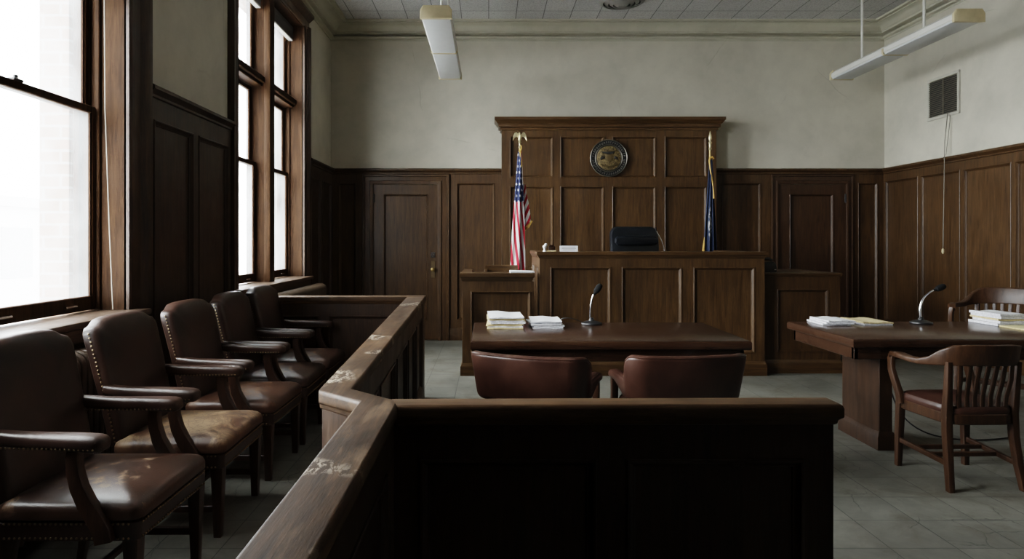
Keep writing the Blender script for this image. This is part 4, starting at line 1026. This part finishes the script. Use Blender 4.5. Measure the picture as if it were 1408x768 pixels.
mb.tube([(-0.11, -0.085, 0.036), (-0.05, -0.11, 0.04), (0, -0.118, 0.042), (0.05, -0.11, 0.04), (0.11, -0.085, 0.036)], 0.012, 6)
mb.xform(toY); mb.build('shield', plain('worn gold relief', (0.13, 0.095, 0.045), 0.45, 0.6), rel)
mb = MB()
mb.tube([(-0.105, 0.085, 0.036), (-0.06, 0.075, 0.042), (0, 0.066, 0.046), (0.05, 0.075, 0.042), (0.075, 0.095, 0.036)], 0.014, 6, [0.4, 1, 1.5, 1.1, 0.4])
for s_ in (1, -1):
    mb.tube([(s_ * 0.115, -0.02, 0.034), (s_ * 0.10, 0.0, 0.042), (s_ * 0.085, 0.01, 0.042), (s_ * 0.07, -0.005, 0.036)], 0.018, 6, [0.5, 1, 1, 0.5])
mb.xform(toY); mb.build('figures', M['grille'], rel)
mb = MB(); rn = random.Random(2)
for i in range(44):
    a = 2 * PI * i / 44 + PI / 2
    if i in (11, 33): continue
    m_ = Matrix.Translation((0.217 * math.cos(a), 0.217 * math.sin(a), 0.02)) @ Matrix.Rotation(a - PI / 2, 4, 'Z')
    hgt = 0.013
    mb.box(-0.009, -0.005, -hgt, hgt, 0, 0.003, mat=m_)
    k = rn.randint(0, 3)
    if k == 0: mb.box(-0.005, 0.007, hgt - 0.005, hgt, 0, 0.003, mat=m_); mb.box(0.004, 0.008, -hgt, hgt, 0, 0.003, mat=m_)
    elif k == 1: mb.box(-0.005, 0.008, -0.002, 0.002, 0, 0.003, mat=m_); mb.box(-0.005, 0.008, hgt - 0.004, hgt, 0, 0.003, mat=m_)
    elif k == 2: mb.box(-0.005, 0.008, -hgt, -hgt + 0.004, 0, 0.003, mat=m_); mb.box(0.004, 0.008, -hgt, hgt, 0, 0.003, mat=m_)
    else: mb.box(-0.005, 0.006, hgt - 0.004, hgt, 0, 0.003, mat=m_)
mb.xform(toY); mb.build('lettering', plain('dull silver letters', (0.2, 0.19, 0.17), 0.5, 0.5), r)
mb = MB(); mb.box(-0.063, -0.055, -0.016, -0.004, 0.24, 0.30); mb.build('hanger', M['nail'], r)

# ------------------------------------------------------------------ ceiling fixtures
def light(x, y0, y1, label):
    cy = (y0 + y1) / 2; h = (y1 - y0) / 2
    r = empty('fluorescent_fixture', (x, cy, 3.51), 0, label, 'ceiling light', 'suspended fluorescent fixtures')
    pr = [(-0.145, 0.03), (-0.13, 0.012), (0.13, 0.012), (0.145, 0.03), (0.145, 0.075), (0.10, 0.11), (-0.10, 0.11), (-0.145, 0.075)]
    mb = MB(); mb.loft([[(a, yy, b) for a, b in pr] for yy in (-h + 0.03, h - 0.03)]); mb.build('housing', M['white_metal'], r)
    for a, b in ((-h + 0.03, -0.006), (0.006, h - 0.03)):
        pd = [(-0.136, 0.028), (-0.132, 0.004), (-0.12, 0.0), (0.12, 0.0), (0.132, 0.004), (0.136, 0.028)]
        mb = MB(); mb.loft([[(x_, yy, z_) for x_, z_ in pd] for yy in (a, b)]); mb.build('diffuser', M['diffuser'], r)
    mb = MB(); mb.loft([[(a * 1.035, yy, -0.018 + b * 1.15) for a, b in pr] for yy in (-0.016, 0.016)]); mb.build('joint_band', M['cream_cap'], r)
    for yy in (-h, h - 0.04):
        mb = MB(); mb.loft([[(a * k, y_, 0.055 + (b - 0.055) * k * 1.08) for a, b in [(-0.148, 0.0), (0.148, 0.0), (0.148, 0.075), (0.12, 0.115), (-0.12, 0.115), (-0.148, 0.075)]] for k, y_ in ((0.96, yy), (1.02, yy + 0.006), (1.02, yy + 0.034), (0.96, yy + 0.04))]); mb.build('end_cap', M['cream_cap'], r)
    for yy in (7.1 - cy, 8.28 - cy):
        mb = MB(); mb.tube([(0, yy, 0.10), (0, yy, ZC - 3.51 - 0.01)], 0.014, 10); rod = mb.build('rod', M['white_metal'], r)
        mb = MB(); mb.lathe([(0.06, ZC - 3.51), (0.06, ZC - 3.51 - 0.01), (0.03, ZC - 3.51 - 0.035), (0.014, ZC - 3.51 - 0.045)], 20, (0, yy, 0)); mb.build('canopy', M['white_metal'], rod)
light(-0.50, 6.33, 8.75, 'long white suspended fluorescent light with cream end, hanging at left')
light(4.62, 6.42, 8.78, 'long white suspended fluorescent light hanging at right near the side wall')

# round ceiling diffuser
r = empty('ceiling_vent', (1.69, 8.50, ZC), 0, 'round ringed air vent in the ceiling above the bench', 'vent')
for i, (ro, ri) in enumerate(((0.29, 0.235), (0.22, 0.17), (0.155, 0.11), (0.095, 0.05))):
    mb = MB(); n = 40
    mb.loft([[(q * math.cos(2 * PI * k / n), q * math.sin(2 * PI * k / n), z) for k in range(n)] for q, z in ((ro, -0.001 - 0.0 * i), (ro, -0.01 - 0.012 * i), ((ro + ri) / 2, -0.03 - 0.012 * i), (ri, -0.036 - 0.012 * i), (ri, -0.030 - 0.012 * i), (ro - 0.004, -0.002))], False, False); mb.build('ring', M['vent'], r)
mb = MB(); mb.lathe([(0.27, -0.003), (0.02, -0.004)], 32); mb.build('duct', M['grille'], r)
mb = MB(); mb.lathe([(0.05, -0.04), (0.045, -0.075), (0.005, -0.08)], 20); mb.build('center_plate', M['vent'], r)

# wall vent and pull chain
r = empty('wall_vent', (XR, 8.23, 3.175), 0, 'square dark louvred vent high on the right wall', 'vent')
mb = MB()
for a, b, c, d in ((-0.29, 0.29, 0.225, 0.26), (-0.29, 0.29, -0.26, -0.225), (-0.29, -0.255, -0.225, 0.225), (0.255, 0.29, -0.225, 0.225)): mb.box(-0.022, 0, a, b, c, d, 0.004)
mb.build('frame', M['grille_frame'], r)
mb = MB(); mb.box(-0.003, 0.0, -0.255, 0.255, -0.225, 0.225); mb.build('duct', M['black'], r)
mb = MB()
for i in range(19): mb.box(-0.018, -0.003, -0.255, 0.255, -0.218 + i * 0.0238, -0.211 + i * 0.0238)
for y in (0.0,): mb.box(-0.02, -0.003, y - 0.004, y + 0.004, -0.225, 0.225)
mb.build('louvres', plain('brown grille slats', (0.11, 0.096, 0.075), 0.6), r)
r = empty('pull_chain', (XR - 0.1, 8.1, 0), 0, 'long thin chain hanging from the wall vent over the right panelling', 'chain')
mb = MB(); mb.tube([(0.082, 0.03, 2.96), (0.05, 0.0, 2.9), (0.02, 0, 2.6), (0, 0, 1.30)], 0.0045, 6); mb.tube([(0.082, -0.0, 2.96), (0.07, -0.02, 2.85), (0.03, -0.01, 2.45), (0.0, 0.0, 2.4)], 0.003, 6); mb.build('chain', M['chainm'], r)
mb = MB(); mb.lathe([(0.004, 1.31), (0.014, 1.30), (0.016, 1.265), (0.006, 1.245)], 10); mb.build('weight', M['cream_cap'], r)

# ------------------------------------------------------------------ outside
mb = MB(); mb.box(-60, -2.9, -40, 60, -3.8, -3.6); struct(mb.build('ground', plain('pale pavement', (0.5, 0.5, 0.5), 0.9)), 'pale street far below the windows', 'street')
bd = empty('exterior_building', (-17, 24, -3.6), 0, 'faint pale building across the street seen through the near window', 'building')
mb = MB(); mb.box(-3, 3, -9, 12, 0, 6.0); mb.build('wall', plain('pale render', (0.72, 0.72, 0.72), 0.9), bd)
for i in range(6):
    for z in (1.2, 3.9):
        mb = MB(); mb.box(2.98, 3.03, -8.2 + i * 3.4, -6.9 + i * 3.4, z, z + 1.5); mb.build('window', plain('pale grey glass', (0.3, 0.32, 0.34), 0.3), bd)  # panes in one even grey on the pale facade
mb = MB(); mb.box(-3.2, 3.2, -9.2, 12.2, 6.0, 6.3); mb.build('roof', plain('grey roof', (0.5, 0.5, 0.5), 0.9), bd)

# ------------------------------------------------------------------ light
w = bpy.data.worlds.new('overcast'); S.world = w; w.use_nodes = True; nt = w.node_tree; nt.nodes.clear()
o = nt.nodes.new('ShaderNodeOutputWorld'); bg = nt.nodes.new('ShaderNodeBackground')
tc = nt.nodes.new('ShaderNodeTexCoord'); sp = nt.nodes.new('ShaderNodeSeparateXYZ'); rp = nt.nodes.new('ShaderNodeValToRGB')
nt.links.new(tc.outputs['Generated'], sp.inputs[0]); nt.links.new(sp.outputs['Z'], rp.inputs[0]); nt.links.new(rp.outputs[0], bg.inputs[0]); nt.links.new(bg.outputs[0], o.inputs[0])
rp.color_ramp.elements[0].position = 0.0; rp.color_ramp.elements[0].color = (0.97, 0.985, 1.0, 1)
rp.color_ramp.elements[1].position = 0.7; rp.color_ramp.elements[1].color = (1.0, 1.0, 0.98, 1)
bg.inputs[1].default_value = 50.0
for i, (a, b) in enumerate(WIN):
    ld = bpy.data.lights.new('sky portal', 'AREA'); ld.shape = 'RECTANGLE'; ld.size = b - a; ld.size_y = WZ1 - WZ0; ld.cycles.is_portal = True
    lo = bpy.data.objects.new('window_daylight', ld); COL.objects.link(lo); lo.location = (-2.60, (a + b) / 2, (WZ0 + WZ1) / 2)
    lo.rotation_euler = Vector((1, 0, 0)).to_track_quat('-Z', 'Y').to_euler()
    ld.size, ld.size_y = (WZ1 - WZ0, b - a) if False else (b - a, WZ1 - WZ0)

# ------------------------------------------------------------------ camera
cam = bpy.data.cameras.new('camera'); co = bpy.data.objects.new('camera', cam); COL.objects.link(co)
co.location = (0, 0, 1.4); co.rotation_euler = (PI / 2, 0, 0)
cam.sensor_width = 36; cam.lens = 920 / 1408 * 36
cam.shift_x = (704 - 672) / 1408; cam.shift_y = -(384 - 331) / 1408
cam.clip_start = 0.02; cam.clip_end = 300
S.camera = co
S.view_settings.view_transform = 'Filmic'
try: S.view_settings.look = 'Medium High Contrast'
except Exception: pass
S.view_settings.exposure = -0.22
S.cycles.use_denoising = True
S.cycles.max_bounces = 10; S.cycles.diffuse_bounces = 6; S.cycles.transparent_max_bounces = 12
S.cycles.sample_clamp_indirect = 6
